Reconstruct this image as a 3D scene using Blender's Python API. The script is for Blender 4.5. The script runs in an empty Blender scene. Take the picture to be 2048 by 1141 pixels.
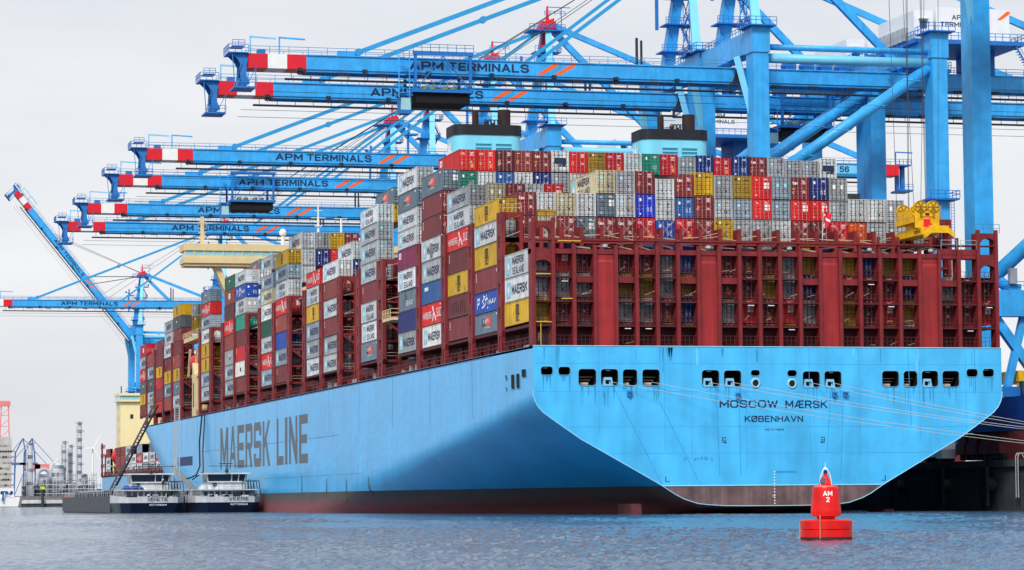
import bpy, bmesh, math, random
import numpy as np
from mathutils import Vector as V, Matrix
rnd = random.Random(7)
S = bpy.context.scene
COL = S.collection
# ------------------------------------------------------------------ camera, sky, sun, exposure
YAW, PITCH, ROLL = 0.2517589776666868, 0.07367990405392678, -0.007963883694827013
CAM = V((-86.01363626798867, -324.93949840728317, 1.8995655))
fw = V((math.sin(YAW)*math.cos(PITCH), math.cos(YAW)*math.cos(PITCH), math.sin(PITCH)))
rt = V((math.cos(YAW), -math.sin(YAW), 0)); up = rt.cross(fw)
r2 = rt*math.cos(ROLL)+up*math.sin(ROLL); u2 = -rt*math.sin(ROLL)+up*math.cos(ROLL)
cd = bpy.data.cameras.new("camera"); cam = bpy.data.objects.new("camera", cd); COL.objects.link(cam)
cam.matrix_world = Matrix(((r2.x, u2.x, -fw.x, CAM.x), (r2.y, u2.y, -fw.y, CAM.y), (r2.z, u2.z, -fw.z, CAM.z), (0, 0, 0, 1)))
cd.sensor_fit = 'HORIZONTAL'; cd.sensor_width = 36.0; cd.lens = 36*5803.947/2048
cd.clip_start = 1; cd.clip_end = 30000
S.camera = cam
S.view_settings.view_transform = 'Standard'; S.view_settings.look = 'None'
S.view_settings.exposure = 0.0; S.view_settings.gamma = 1
SUN_EL, SUN_AZ = math.radians(44), math.radians(212)      # azimuth from +Y, clockwise: behind the camera, to its left
W = bpy.data.worlds.new("World"); S.world = W; W.use_nodes = True
nt = W.node_tree; N = nt.nodes; L = nt.links; N.clear()
sky = N.new('ShaderNodeTexSky'); sky.sky_type = 'NISHITA'; sky.sun_disc = False
sky.sun_elevation = SUN_EL; sky.sun_rotation = SUN_AZ; sky.air_density = 1.0; sky.dust_density = 3.0
bg = N.new('ShaderNodeBackground'); bg.inputs[1].default_value = 0.12
bg2 = N.new('ShaderNodeBackground'); mixs = N.new('ShaderNodeMixShader'); wo = N.new('ShaderNodeOutputWorld')
tc = N.new('ShaderNodeTexCoord'); mp = N.new('ShaderNodeMapping'); mp.inputs['Scale'].default_value = (3, 3, 14)
nz = N.new('ShaderNodeTexNoise'); nz.inputs['Scale'].default_value = 1.3; nz.inputs['Detail'].default_value = 5
cr = N.new('ShaderNodeValToRGB'); cr.color_ramp.elements[0].position = .35; cr.color_ramp.elements[1].position = .68
cr.color_ramp.elements[0].color = (.80, .82, .875, 1); cr.color_ramp.elements[1].color = (.985, .985, .995, 1)
L.new(tc.outputs['Generated'], mp.inputs['Vector']); L.new(mp.outputs[0], nz.inputs['Vector']); L.new(nz.outputs[0], cr.inputs[0])
L.new(cr.outputs[0], bg2.inputs[0]); bg2.inputs[1].default_value = 1.0
L.new(sky.outputs[0], bg.inputs[0]); mixs.inputs[0].default_value = .90
L.new(bg.outputs[0], mixs.inputs[1]); L.new(bg2.outputs[0], mixs.inputs[2]); L.new(mixs.outputs[0], wo.inputs[0])
ld = bpy.data.lights.new("sun", 'SUN'); ld.energy = 3.2; ld.angle = math.radians(14); ld.color = (1, .97, .92)
sun = bpy.data.objects.new("sun", ld); COL.objects.link(sun)
sd = V((math.sin(SUN_AZ)*math.cos(SUN_EL), math.cos(SUN_AZ)*math.cos(SUN_EL), math.sin(SUN_EL)))
sun.rotation_euler = sd.to_track_quat('Z', 'Y').to_euler()

# ------------------------------------------------------------------ materials
def lin(r, g, b):
    f = lambda c: (c/255/12.92) if c/255 <= .04045 else ((c/255+.055)/1.055)**2.4
    return (f(r), f(g), f(b))
MATS = {}
def paint(name, rgb, rough=.55, var=.18, streak=0., objrand=0., rust=0., metal=0., scale=.6, spec=.4, sx=1.2, bump=0.):
    """painted or bare surface: base colour with dirt noise, vertical run marks and rust patches"""
    if name in MATS: return MATS[name]
    m = bpy.data.materials.new(name); m.use_nodes = True; t = m.node_tree; n = t.nodes; l = t.links
    b = n['Principled BSDF']; b.inputs['Roughness'].default_value = rough; b.inputs['Metallic'].default_value = metal
    b.inputs['Specular IOR Level'].default_value = spec
    c = lin(*rgb) if max(rgb) > 1.5 else rgb
    tcn = n.new('ShaderNodeTexCoord'); cur = None
    def noise(scale_v, sc, det=4):
        mpn = n.new('ShaderNodeMapping'); mpn.inputs['Scale'].default_value = scale_v
        l.new(tcn.outputs['Object'], mpn.inputs['Vector'])
        if objrand:
            oi = n.new('ShaderNodeObjectInfo'); cm = n.new('ShaderNodeMath'); cm.operation = 'MULTIPLY'; cm.inputs[1].default_value = 90
            cx = n.new('ShaderNodeCombineXYZ'); l.new(oi.outputs['Random'], cm.inputs[0]); l.new(cm.outputs[0], cx.inputs[0]); l.new(cm.outputs[0], cx.inputs[1])
            l.new(cx.outputs[0], mpn.inputs['Location'])
        nn = n.new('ShaderNodeTexNoise'); nn.inputs['Scale'].default_value = sc; nn.inputs['Detail'].default_value = det
        l.new(mpn.outputs[0], nn.inputs['Vector']); return nn
    def mult(fac_out, lo, hi, prev, p0=.3, p1=.7):
        r = n.new('ShaderNodeMapRange'); r.inputs['From Min'].default_value = p0; r.inputs['From Max'].default_value = p1
        r.inputs['To Min'].default_value = lo; r.inputs['To Max'].default_value = hi
        l.new(fac_out, r.inputs[0])
        x = n.new('ShaderNodeMix'); x.data_type = 'RGBA'; x.blend_type = 'MULTIPLY'; x.inputs[0].default_value = 1
        if prev is None: x.inputs[6].default_value = (*c, 1)
        else: l.new(prev, x.inputs[6])
        l.new(r.outputs[0], x.inputs[7]); return x.outputs[2]
    cur = mult(noise((1, 1, 1), scale, 6).outputs[0], 1-var, 1+var*.5, cur)
    if streak: cur = mult(noise((sx, sx, .06), 1.1, 7).outputs[0], 1-streak, 1+streak*.3, cur)
    if objrand:
        oi2 = n.new('ShaderNodeObjectInfo'); cur = mult(oi2.outputs['Random'], 1-objrand, 1+objrand*.45, cur, 0, 1)
    if rust:
        rn = noise((1, 1, .45), 1.4, 8); rr = n.new('ShaderNodeMapRange'); rr.inputs['From Min'].default_value = .63; rr.inputs['From Max'].default_value = .72
        rr.inputs['To Max'].default_value = rust; l.new(rn.outputs[0], rr.inputs[0])
        x = n.new('ShaderNodeMix'); x.data_type = 'RGBA'; l.new(rr.outputs[0], x.inputs[0]); l.new(cur, x.inputs[6]); x.inputs[7].default_value = (.13, .05, .022, 1); cur = x.outputs[2]
    l.new(cur, b.inputs['Base Color'])
    if bump:
        bn = noise((.35, .35, .7), 1.0, 3); bp = n.new('ShaderNodeBump'); bp.inputs['Distance'].default_value = bump; l.new(bn.outputs[0], bp.inputs['Height']); l.new(bp.outputs[0], b.inputs['Normal'])
    MATS[name] = m; return m
CRANE = paint('crane_blue', (54, 168, 238), .42, .18, .16, rust=.18)
CRANE_D = paint('crane_blue_dark', (24, 110, 190), .5, .12)
CRANE_L = paint('crane_blue_pale', (112, 196, 232), .45, .08)
STAYM = paint('stay_blue', (40, 150, 206), .5, .08)
RAILM = paint('crane_rail', (60, 130, 185), .5, .05)
DARK = paint('dark_steel', (34, 40, 52), .5, .2)
BLACK = paint('black_paint', (16, 18, 26), .6, .2)
LBLACK = paint('black_and_recess_shade', (8, 9, 14), .8, .1)  # shade of openings as colour; plain black on the trolley trays
LETTER = paint('lettering_navy', (16, 38, 82), .5, .05)
ORANGE = paint('orange_mark', (240, 100, 28), .5, .05)
REDP = paint('red_paint', (214, 22, 44), .45, .10)
WHITE = paint('white_paint', (232, 232, 230), .45, .06)
BWHITE = paint('barge_white', (206, 210, 214), .5, .16, .15)
HOUSEW = paint('house_white', (226, 229, 232), .5, .05, .05)
ROPE = paint('rope_pale', (186, 184, 172), .8, .1)
ROPED = paint('wire_dark', (60, 62, 70), .6, .1)
OXIDE = paint('oxide_red', (128, 32, 38), .6, .3, .25, rust=.5)
OXIDE_B = paint('oxide_red_plate', (156, 36, 40), .55, .16, .38)
OXIDE_D = paint('oxide_red_dark', (84, 30, 36), .7, .25)
ROD = paint('lashing_rod', (188, 168, 146), .6, .2)
ROD2 = paint('cross_rod', (176, 150, 144), .6, .1)
GALV = paint('galvanised', (168, 172, 176), .45, .15)
CREAM = paint('cream_paint', (222, 200, 150), .5, .06, .06)
CREAM2 = paint('pale_cream_paint', (235, 222, 170), .55, .05, .05)
YELLOW = paint('spreader_yellow', (232, 180, 14), .45, .25, scale=1.5)
FUNNEL = paint('funnel_blue', (124, 212, 236), .5, .05, .05)
FBLACK = paint('funnel_black', (26, 28, 38), .6, .15)
SOOT = paint('soot_steel', (50, 32, 30), .7, .35, .3)
GLASSD = paint('dark_glass', (30, 48, 66), .12, .1, spec=.7)
GLASSL = paint('bridge_glass', (150, 200, 205), .1, .1, spec=.7)
NAVYH = paint('barge_navy', (22, 34, 62), .45, .15)
BGREY = paint('barge_grey', (58, 62, 72), .55, .2, .25)
CONC = paint('quay_concrete', (62, 66, 70), .85, .35, .35)
QTOP = paint('quay_top', (120, 118, 114), .9, .2)
BUOYR = paint('buoy_red', (230, 14, 10), .42, .22, .22, scale=2.5)
BUOYD = paint('buoy_weed', (64, 26, 16), .6, .2)
PLANT_HAZY = paint('plant_steel_hazy', (196, 201, 210), .5, .18, .12)  # paled so that distance haze sits in the colour
PLANTD = paint('plant_grey', (146, 154, 168), .6, .25)
PALEB = paint('sticker_blue', (140, 205, 225), .5, .05)
STK = paint('sticker_white', (236, 238, 238), .5, .05)
STKY = paint('sticker_orange', (228, 140, 30), .5, .05)
BLK2 = paint('mark_black', (28, 26, 24), .6, .05)
NAVYL = paint('mark_navy', (24, 44, 84), .6, .05)
LOGOR = paint('logo_red', (225, 70, 50), .5, .05)
SEALG = paint('faded_lettering', (118, 122, 124), .6, .1)
PINKBAR = paint('bar_pale_red', (196, 120, 118), .5, .1)
BLUEBAR = paint('bar_pale_blue', (120, 150, 205), .5, .1)
GREYBAR = paint('bar_dark_grey', (66, 70, 74), .5, .1)
YBAR = paint('bar_dark_yellow', (104, 84, 30), .5, .1)
CC = dict(grey=(172, 177, 182), light=(208, 212, 215), white=(232, 232, 229), slate=(104, 124, 140), maroon=(122, 46, 54), brick=(146, 64, 60), crimson=(196, 18, 46),
          red=(218, 30, 34), orange=(200, 78, 28), yellow=(208, 166, 34), olive=(164, 132, 44), navy=(26, 40, 108), blue=(28, 78, 172), midblue=(40, 88, 150), teal=(26, 148, 128),
          green=(18, 92, 74), dkgrey=(84, 92, 100), cream=(200, 192, 160), purple=(124, 28, 78), dkmaroon=(92, 38, 46), vblue=(34, 50, 190), steel=(146, 162, 178))
CNAME = dict(grey='grey', light='pale grey', white='white', slate='slate blue', maroon='maroon', brick='brick red', crimson='crimson', red='bright red', orange='orange', yellow='yellow',
             olive='olive yellow', navy='navy', blue='blue', midblue='mid blue', teal='teal', green='dark green', dkgrey='dark grey', cream='cream', purple='purple', dkmaroon='dark maroon', vblue='vivid blue', steel='bluish grey')
CM = {k: paint('container_'+k, v, .5, .22, .24, .26, .8) for k, v in CC.items()}
BARM = {k: (GREYBAR if k in ('grey', 'light', 'white', 'slate', 'dkgrey', 'cream', 'steel') else YBAR if k in ('yellow', 'olive') else BLUEBAR if k in ('navy', 'blue', 'midblue', 'vblue') else GREYBAR if k in ('teal', 'green') else PINKBAR) for k in CC}

# ------------------------------------------------------------------ mesh helper
class MB:
    def __init__(s): s.v = []; s.f = []; s.mi = []; s.m = 0
    def add(s, vs, fs):
        o = len(s.v); s.v += [tuple(p) for p in vs]
        for f in fs: s.f.append(tuple(i+o for i in f)); s.mi.append(s.m)
        return s
    def box(s, x0, x1, y0, y1, z0, z1):
        if x0 > x1: x0, x1 = x1, x0
        if y0 > y1: y0, y1 = y1, y0
        if z0 > z1: z0, z1 = z1, z0
        return s.add([(x0, y0, z0), (x1, y0, z0), (x1, y1, z0), (x0, y1, z0), (x0, y0, z1), (x1, y0, z1), (x1, y1, z1), (x0, y1, z1)],
                     [(0, 3, 2, 1), (4, 5, 6, 7), (0, 1, 5, 4), (1, 2, 6, 5), (2, 3, 7, 6), (3, 0, 4, 7)])
    def beam(s, p, q, w, h=None, w2=None, h2=None, upv=(0, 0, 1)):
        """box section w wide (sideways), h tall, from p to q"""
        h = h or w; w2 = w2 or w; h2 = h2 or h
        p, q = V(p), V(q); d = (q-p).normalized(); u = V(upv)
        if abs(d.dot(u)) > .98: u = V((0, 1, 0))
        sx = d.cross(u).normalized(); sy = sx.cross(d)
        vs = [p+sx*a*w/2+sy*b*h/2 for a, b in ((-1, -1), (1, -1), (1, 1), (-1, 1))]+[q+sx*a*w2/2+sy*b*h2/2 for a, b in ((-1, -1), (1, -1), (1, 1), (-1, 1))]
        return s.add(vs, [(0, 1, 2, 3), (7, 6, 5, 4), (0, 4, 5, 1), (1, 5, 6, 2), (2, 6, 7, 3), (3, 7, 4, 0)])
    def tube(s, p, q, r, n=10, r2=None, cap=True):
        r2 = r if r2 is None else r2
        p, q = V(p), V(q); d = (q-p).normalized(); u = V((0, 0, 1)) if abs(d.z) < .9 else V((1, 0, 0))
        sx = d.cross(u).normalized(); sy = sx.cross(d)
        vs = []
        for (c, rr) in ((p, r), (q, r2)):
            for i in range(n):
                a = 2*math.pi*i/n; vs.append(c+sx*math.cos(a)*rr+sy*math.sin(a)*rr)
        fs = [(i, i+n, (i+1) % n+n, (i+1) % n) for i in range(n)]
        if cap: fs += [tuple(range(n)), tuple(range(2*n-1, n-1, -1))]
        return s.add(vs, fs)
    def path(s, pts, r, n=6):
        for a, b in zip(pts, pts[1:]): s.tube(a, b, r, n)
        return s
    def lathe(s, prof, c, n=32):
        vs = []; fs = []
        for (r, z) in prof:
            for i in range(n):
                a = 2*math.pi*i/n; vs.append((c[0]+r*math.cos(a), c[1]+r*math.sin(a), c[2]+z))
        for k in range(len(prof)-1):
            for i in range(n): fs.append((k*n+i, k*n+(i+1) % n, (k+1)*n+(i+1) % n, (k+1)*n+i))
        fs += [tuple(range(n-1, -1, -1)), tuple(range((len(prof)-1)*n, len(prof)*n))]
        return s.add(vs, fs)
    def prism(s, poly, axis, a, b):
        """poly: 2d points in the two axes other than axis (order xyz), extruded a..b"""
        def p3(u, v, w): return {'x': (w, u, v), 'y': (u, w, v), 'z': (u, v, w)}[axis]
        n = len(poly); vs = [p3(u, v, a) for u, v in poly]+[p3(u, v, b) for u, v in poly]
        return s.add(vs, [tuple(range(n-1, -1, -1)), tuple(range(n, 2*n))]+[(i, (i+1) % n, (i+1) % n+n, i+n) for i in range(n)])
    def flat(s, vf, o, du, dv):
        o, du, dv = V(o), V(du), V(dv)
        nn = du.cross(dv).normalized()*.0015
        return s.add([o+du*p[0]+dv*p[1]+(nn*p[2] if len(p) > 2 else V((0, 0, 0))) for p in vf[0]], vf[1])
    def rail(s, pts, h=1.1, step=2.5, t=.07, closed=False):
        pts = [V(p) for p in pts]
        for a, b in zip(pts, pts[1:]):
            n = max(1, int((b-a).length/step)); z = V((0, 0, 1))
            for k in (1, .55): s.beam(a+z*h*k, b+z*h*k, t, t)
            for i in range(n+1):
                c = a.lerp(b, i/n); s.beam(c, c+z*h, t, t)
        return s
    def build(s, name, mats, parent=None, smooth=False, origin=None):
        me = bpy.data.meshes.new(name)
        o = V((0, 0, 0))
        if parent is not None: o = wloc(parent)
        o2 = V(origin) if origin is not None else o
        me.from_pydata([V(p)-o2 for p in s.v], [], s.f); me.validate()
        if not isinstance(mats, (list, tuple)): mats = [mats]
        for m in mats: me.materials.append(m)
        if len(mats) > 1 and len(me.polygons) == len(s.mi): me.polygons.foreach_set('material_index', s.mi)
        bm = bmesh.new(); bm.from_mesh(me); bmesh.ops.recalc_face_normals(bm, faces=bm.faces); bm.to_mesh(me); bm.free()
        if smooth: me.polygons.foreach_set('use_smooth', [True]*len(me.polygons))
        ob = bpy.data.objects.new(name, me); COL.objects.link(ob)
        if parent is not None: ob.parent = parent
        ob.location = o2-o
        return ob
def wloc(o):
    p = V(o.location)
    while o.parent: o = o.parent; p = p+V(o.location)
    return p
def tag(o, label=None, cat=None, group=None, kind=None):
    if label: o['label'] = label
    if cat: o['category'] = cat
    if group: o['group'] = group
    if kind: o['kind'] = kind
    return o
def thing(name, label, cat, loc, group=None):
    o = bpy.data.objects.new(name, None); COL.objects.link(o); o.location = loc; o.empty_display_size = 1
    return tag(o, label, cat, group)
KIDS = {}
def copy_tree(o, parent=None, skip=()):
    c = o.copy(); COL.objects.link(c)
    if parent: c.parent = parent
    for ch in [x for x in o.children if x.name.split('.')[0] not in skip]: copy_tree(ch, c, skip)
    return c
# lettering: each glyph is a set of pen strokes, laid as quads a millimetre or so apart
GL = {'A': (.84, ['0,0 .42,1 .84,0', '.14,.3 .7,.3']), 'B': (.8, ['0,0 0,1 .55,1 .74,.88 .74,.64 .55,.53 0,.53', '.55,.53 .8,.4 .8,.14 .6,0 0,0']), 'C': (.8, ['.8,.78 .64,1 .18,1 0,.8 0,.2 .18,0 .64,0 .8,.22']),
 'D': (.8, ['0,0 0,1 .52,1 .8,.75 .8,.25 .52,0 0,0']), 'E': (.7, ['.7,1 0,1 0,0 .7,0', '0,.52 .6,.52']), 'F': (.7, ['.7,1 0,1 0,0', '0,.5 .58,.5']), 'G': (.82, ['.8,.8 .64,1 .18,1 0,.8 0,.2 .18,0 .64,0 .82,.2 .82,.46 .45,.46']), 'H': (.78, ['0,0 0,1', '.78,0 .78,1', '0,.52 .78,.52']),
 'I': (.02, ['0,0 0,1']), 'K': (.8, ['0,0 0,1', '.76,1 0,.4', '.26,.6 .8,0']), 'L': (.68, ['0,1 0,0 .68,0']), 'M': (.94, ['0,0 0,1 .47,.28 .94,1 .94,0']), 'N': (.78, ['0,0 0,1 .78,0 .78,1']), 'O': (.84, ['.18,0 .66,0 .84,.2 .84,.8 .66,1 .18,1 0,.8 0,.2 .18,0']),
 'P': (.78, ['0,0 0,1 .6,1 .78,.87 .78,.6 .6,.46 0,.46']), 'R': (.8, ['0,0 0,1 .6,1 .78,.87 .78,.6 .6,.46 0,.46', '.42,.46 .8,0']), 'S': (.78, ['.76,.8 .6,1 .18,1 0,.84 0,.66 .16,.54 .6,.47 .78,.34 .78,.16 .6,0 .18,0 0,.2']), 'T': (.8, ['0,1 .8,1', '.4,1 .4,0']),
 'U': (.78, ['0,1 0,.2 .18,0 .6,0 .78,.2 .78,1']), 'V': (.82, ['0,1 .41,0 .82,1']), 'W': (1.1, ['0,1 .27,0 .55,.85 .83,0 1.1,1']), 'Æ': (1.2, ['0,0 .46,1 1.2,1', '.64,1 .64,0 1.2,0', '.64,.52 1.1,.52', '.16,.3 .64,.3']), 'Ø': (.84, ['.18,0 .66,0 .84,.2 .84,.8 .66,1 .18,1 0,.8 0,.2 .18,0', '0,.02 .84,.98']),
 'Ü': (.78, ['0,.8 0,.2 .18,0 .6,0 .78,.2 .78,.8', '.2,1.02 .22,1.02', '.56,1.02 .58,1.02']), 'X': (.8, ['0,0 .8,1', '0,1 .8,0']), 't': (.5, ['.22,1 .22,.15 .34,0 .5,0', '0,.7 .5,.7']), 'e': (.66, ['.02,.36 .66,.36 .66,.54 .5,.7 .16,.7 0,.54 0,.16 .16,0 .6,0']), 'x': (.6, ['0,0 .6,.7', '0,.7 .6,0']),
 '0': (.7, ['.15,0 .55,0 .7,.2 .7,.8 .55,1 .15,1 0,.8 0,.2 .15,0']), '1': (.2, ['0,.8 .2,1 .2,0']), '2': (.72, ['0,.8 .16,1 .56,1 .72,.84 .72,.62 0,0 .74,0']), '5': (.72, ['.7,1 .06,1 .03,.56 .5,.6 .72,.44 .72,.16 .54,0 .14,0 0,.14']), '6': (.72, ['.68,.86 .54,1 .18,1 0,.8 0,.18 .16,0 .56,0 .72,.16 .72,.42 .56,.58 .02,.54']),
 '7': (.7, ['0,1 .7,1 .25,0']), '8': (.7, ['.14,.53 .02,.66 .02,.86 .16,1 .54,1 .68,.86 .68,.66 .56,.53 .14,.53 0,.4 0,.14 .14,0 .56,0 .7,.14 .7,.4 .56,.53']), '9': (.7, ['.04,.14 .18,0 .52,0 .7,.2 .7,.82 .54,1 .16,1 0,.84 0,.58 .16,.44 .68,.46'])}
TXT = {}
def text2d(s, bold=.02):
    k = (s, bold)
    if k in TXT: return TXT[k]
    t = .25 if bold > .026 else .205 if bold > .018 else .16
    vs = []; fs = []; x = 0; ly = 0
    for c in s:
        if c == ' ': x += .55; continue
        w, st = GL[c]
        for line in st:
            pts = [tuple(map(float, p.split(','))) for p in line.split()]; n = len(pts)
            for a in range(n-1):
                (xa, ya), (xb, yb) = pts[a], pts[a+1]; ln = math.hypot(xb-xa, yb-ya) or 1; dx, dy = (xb-xa)/ln, (yb-ya)/ln
                e = t*.38; xa -= dx*e; ya -= dy*e; xb += dx*e; yb += dy*e; px, py = -dy*t/2, dx*t/2; o = len(vs); ly = (ly+1) % 5
                vs += [(x+xa+px, ya+py, ly), (x+xa-px, ya-py, ly), (x+xb-px, yb-py, ly), (x+xb+px, yb+py, ly)]; fs.append((o, o+1, o+2, o+3))
        x += w+t+.14
    x0 = min(v[0] for v in vs); x1 = max(v[0] for v in vs); y0 = min(v[1] for v in vs); y1 = max(v[1] for v in vs)
    vs = [((v[0]-x0)/(x1-x0), (v[1]-y0)/(y1-y0), v[2]) for v in vs]
    TXT[k] = (vs, fs); return TXT[k]
def star2d(n=7, r=.45):
    vs = [(.5, .5)]+[(.5+(r if i % 2 == 0 else r*.36)*math.sin(math.pi*i/n), .5+(r if i % 2 == 0 else r*.36)*math.cos(math.pi*i/n)) for i in range(2*n)]
    return vs, [(0, i+1, (i+1) % (2*n)+1) for i in range(2*n)]
STAR = star2d()
SQ = ([(0, 0), (1, 0), (1, 1), (0, 1)], [(0, 1, 2, 3)])
def rrect(x0, x1, y0, y1, r, n=5):
    pts = []
    for cx, cy, a0 in ((x1-r, y0+r, -90), (x1-r, y1-r, 0), (x0+r, y1-r, 90), (x0+r, y0+r, 180)):
        for i in range(n+1):
            a = math.radians(a0+90*i/n); pts.append((cx+r*math.cos(a), cy+r*math.sin(a)))
    return pts
def fill2d(outer, holes):
    c = bpy.data.curves.new('f', 'CURVE'); c.dimensions = '2D'; c.fill_mode = 'FRONT'
    for pts in [outer]+holes:
        sp = c.splines.new('POLY'); sp.points.add(len(pts)-1); sp.use_cyclic_u = True
        for p, q in zip(sp.points, pts): p.co = (q[0], q[1], 0, 1)
    o = bpy.data.objects.new('f', c); COL.objects.link(o)
    dg = bpy.context.evaluated_depsgraph_get(); me = bpy.data.meshes.new_from_object(o.evaluated_get(dg))
    r = ([(v.co.x, v.co.y) for v in me.vertices], [tuple(p.vertices) for p in me.polygons])
    bpy.data.objects.remove(o); bpy.data.curves.remove(c); bpy.data.meshes.remove(me)
    return r
ORD = ['', 'first', 'second', 'third', 'fourth', 'fifth', 'sixth', 'seventh', 'eighth', 'ninth', 'tenth', 'eleventh', 'twelfth', 'thirteenth', 'fourteenth', 'fifteenth', 'sixteenth', 'seventeenth', 'eighteenth', 'nineteenth', 'twentieth', 'twenty-first', 'twenty-second', 'twenty-third', 'twenty-fourth']

# ------------------------------------------------------------------ water
def water():
    m = bpy.data.materials.new('harbour_water'); m.use_nodes = True; t = m.node_tree; n = t.nodes; l = t.links
    b = n['Principled BSDF']; b.inputs['Base Color'].default_value = (.045, .105, .190, 1); b.inputs['Roughness'].default_value = .07; b.inputs['IOR'].default_value = 1.33
    tcn = n.new('ShaderNodeTexCoord'); prev = None
    for sc, d, det in ((2.5, .16, 5), (9.0, .05, 3)):
        nn = n.new('ShaderNodeTexNoise'); nn.inputs['Scale'].default_value = sc; nn.inputs['Detail'].default_value = det; nn.inputs['Roughness'].default_value = .6
        l.new(tcn.outputs['Object'], nn.inputs[0])
        bp = n.new('ShaderNodeBump'); bp.inputs['Strength'].default_value = .6; bp.inputs['Distance'].default_value = d
        l.new(nn.outputs[0], bp.inputs['Height'])
        if prev: l.new(prev.outputs[0], bp.inputs['Normal'])
        prev = bp
    l.new(prev.outputs[0], b.inputs['Normal'])
    # wind chop: many short crossing wave trains with slow patches of calmer and rougher water
    g = np.random.default_rng(4); ox, oy = -86.0, -325.0
    rows = 58*np.exp(np.arange(0, 640)*.0034); cols = np.linspace(-.10, .68, 900)
    D, C = np.meshgrid(rows, cols, indexing='ij'); X = ox+D*C; Y = oy+D
    Z = np.zeros_like(X)
    K = 120; lam = .32*np.exp(g.random(K)*1.9); ang = math.radians(12)+g.normal(0, .7, K)
    amp = .0044*lam**.85; ph = g.random(K)*6.283
    cell = D*.0014
    for k in range(K):
        kx, ky = math.cos(ang[k])*6.283/lam[k], math.sin(ang[k])*6.283/lam[k]
        Z += amp[k]*np.sin(kx*X+ky*Y+ph[k])*np.clip(lam[k]/(1.6*cell)-.8, 0, 1)
    P_ = np.zeros_like(X)
    for k in range(14):
        la = 18*math.exp(g.random()*1.6); a = g.random()*6.283
        P_ += np.sin((math.cos(a)*X*1.0+math.sin(a)*Y*.45)*6.283/la+g.random()*6.283)
    Z *= np.clip(.78+.14*P_, .35, 1.35)
    fade = np.clip((rows[-1]-D)/120, 0, 1)*np.clip((C-cols[0])/.02, 0, 1)*np.clip((cols[-1]-C)/.02, 0, 1)
    Z = Z*fade-.01
    nr, nc = X.shape; co = np.stack([X, Y, Z], -1).reshape(-1).astype(np.float32)
    idx = np.arange(nr*nc).reshape(nr, nc); q = np.stack([idx[:-1, :-1], idx[:-1, 1:], idx[1:, 1:], idx[1:, :-1]], -1).reshape(-1).astype(np.int32)
    me = bpy.data.meshes.new('water'); me.vertices.add(nr*nc); me.vertices.foreach_set('co', co)
    nf = len(q)//4; me.loops.add(len(q)); me.loops.foreach_set('vertex_index', q); me.polygons.add(nf); me.polygons.foreach_set('loop_start', np.arange(nf, dtype=np.int32)*4)
    me.polygons.foreach_set('use_smooth', np.ones(nf, dtype=bool)); me.update(calc_edges=True); me.materials.append(m)
    o = bpy.data.objects.new('water', me); COL.objects.link(o); tag(o, kind='structure')
    mb = MB(); mb.add([(-9000, -1500, -.10), (9000, -1500, -.10), (9000, 16000, -.10), (-9000, 16000, -.10)], [(0, 1, 2, 3)])
    tag(mb.build('water', m), kind='structure')
water()

# ------------------------------------------------------------------ the big ship
DECK = 19.65; BEAM = 58.6; LOA = 399.0
SHIP = thing('container_ship', 'huge light blue container ship moored stern-on, stacked high with containers', 'container ship', (BEAM/2, 200, 0))
def hullmat():
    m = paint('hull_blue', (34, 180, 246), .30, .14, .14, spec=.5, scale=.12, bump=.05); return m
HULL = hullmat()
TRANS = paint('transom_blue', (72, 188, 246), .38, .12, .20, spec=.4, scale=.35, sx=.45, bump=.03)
def bootmat():
    m = bpy.data.materials.new('boot_topping'); m.use_nodes = True; t = m.node_tree; n = t.nodes; l = t.links; b = n['Principled BSDF']; b.inputs['Roughness'].default_value = .7
    tcn = n.new('ShaderNodeTexCoord'); sp = n.new('ShaderNodeSeparateXYZ'); l.new(tcn.outputs['Object'], sp.inputs[0])
    nn = n.new('ShaderNodeTexNoise'); nn.inputs['Scale'].default_value = .5; nn.inputs['Detail'].default_value = 8
    mpn = n.new('ShaderNodeMapping'); mpn.inputs['Scale'].default_value = (1, .35, 1.5); l.new(tcn.outputs['Object'], mpn.inputs[0]); l.new(mpn.outputs[0], nn.inputs[0])
    ma = n.new('ShaderNodeMath'); ma.operation = 'MULTIPLY_ADD'; l.new(nn.outputs[0], ma.inputs[0]); ma.inputs[1].default_value = 2.4; l.new(sp.outputs[2], ma.inputs[2])
    r = n.new('ShaderNodeValToRGB'); e = r.color_ramp.elements
    e[0].position = .0; e[0].color = (.13, .030, .040, 1); e[1].position = 1; e[1].color = (.055, .06, .065, 1)
    for p, c in ((.34, (.25, .070, .085, 1)), (.54, (.19, .070, .075, 1)), (.70, (.085, .080, .080, 1))): x = e.new(p); x.color = c
    mr = n.new('ShaderNodeMapRange'); mr.inputs['From Min'].default_value = -.2; mr.inputs['From Max'].default_value = 5.2; l.new(ma.outputs[0], mr.inputs[0]); l.new(mr.outputs[0], r.inputs[0])
    l.new(r.outputs[0], b.inputs['Base Color']); return m
BOOT = bootmat()
BOOTA = paint('stern_boot_topping', (118, 94, 96), .7, .5, .45, rust=.7, scale=.45)
EDGE = [(13.9, 0), (13.2, .2), (12.6, .52), (11.9, 1.15), (11.3, 1.98), (10.5, 3.15), (9.65, 4.4), (8.8, 5.65), (5.9, 10.9), (3.45, 15.3), (2.3, 17.1), (1.75, 18.2), (1.2, 19.9), (.93, 23.2), (.9, 29.3)]
def sq(s):
    z = 13.9*(1-s)
    if z >= 13.9: return 0
    if z <= 1.2: return 19.9/20.6+(1.2-z)*.06
    for (za, xa), (zb, xb) in zip(EDGE, EDGE[1:]):
        if zb <= z <= za: return (xa+(xb-xa)*(za-z)/(za-zb))/20.6
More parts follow.
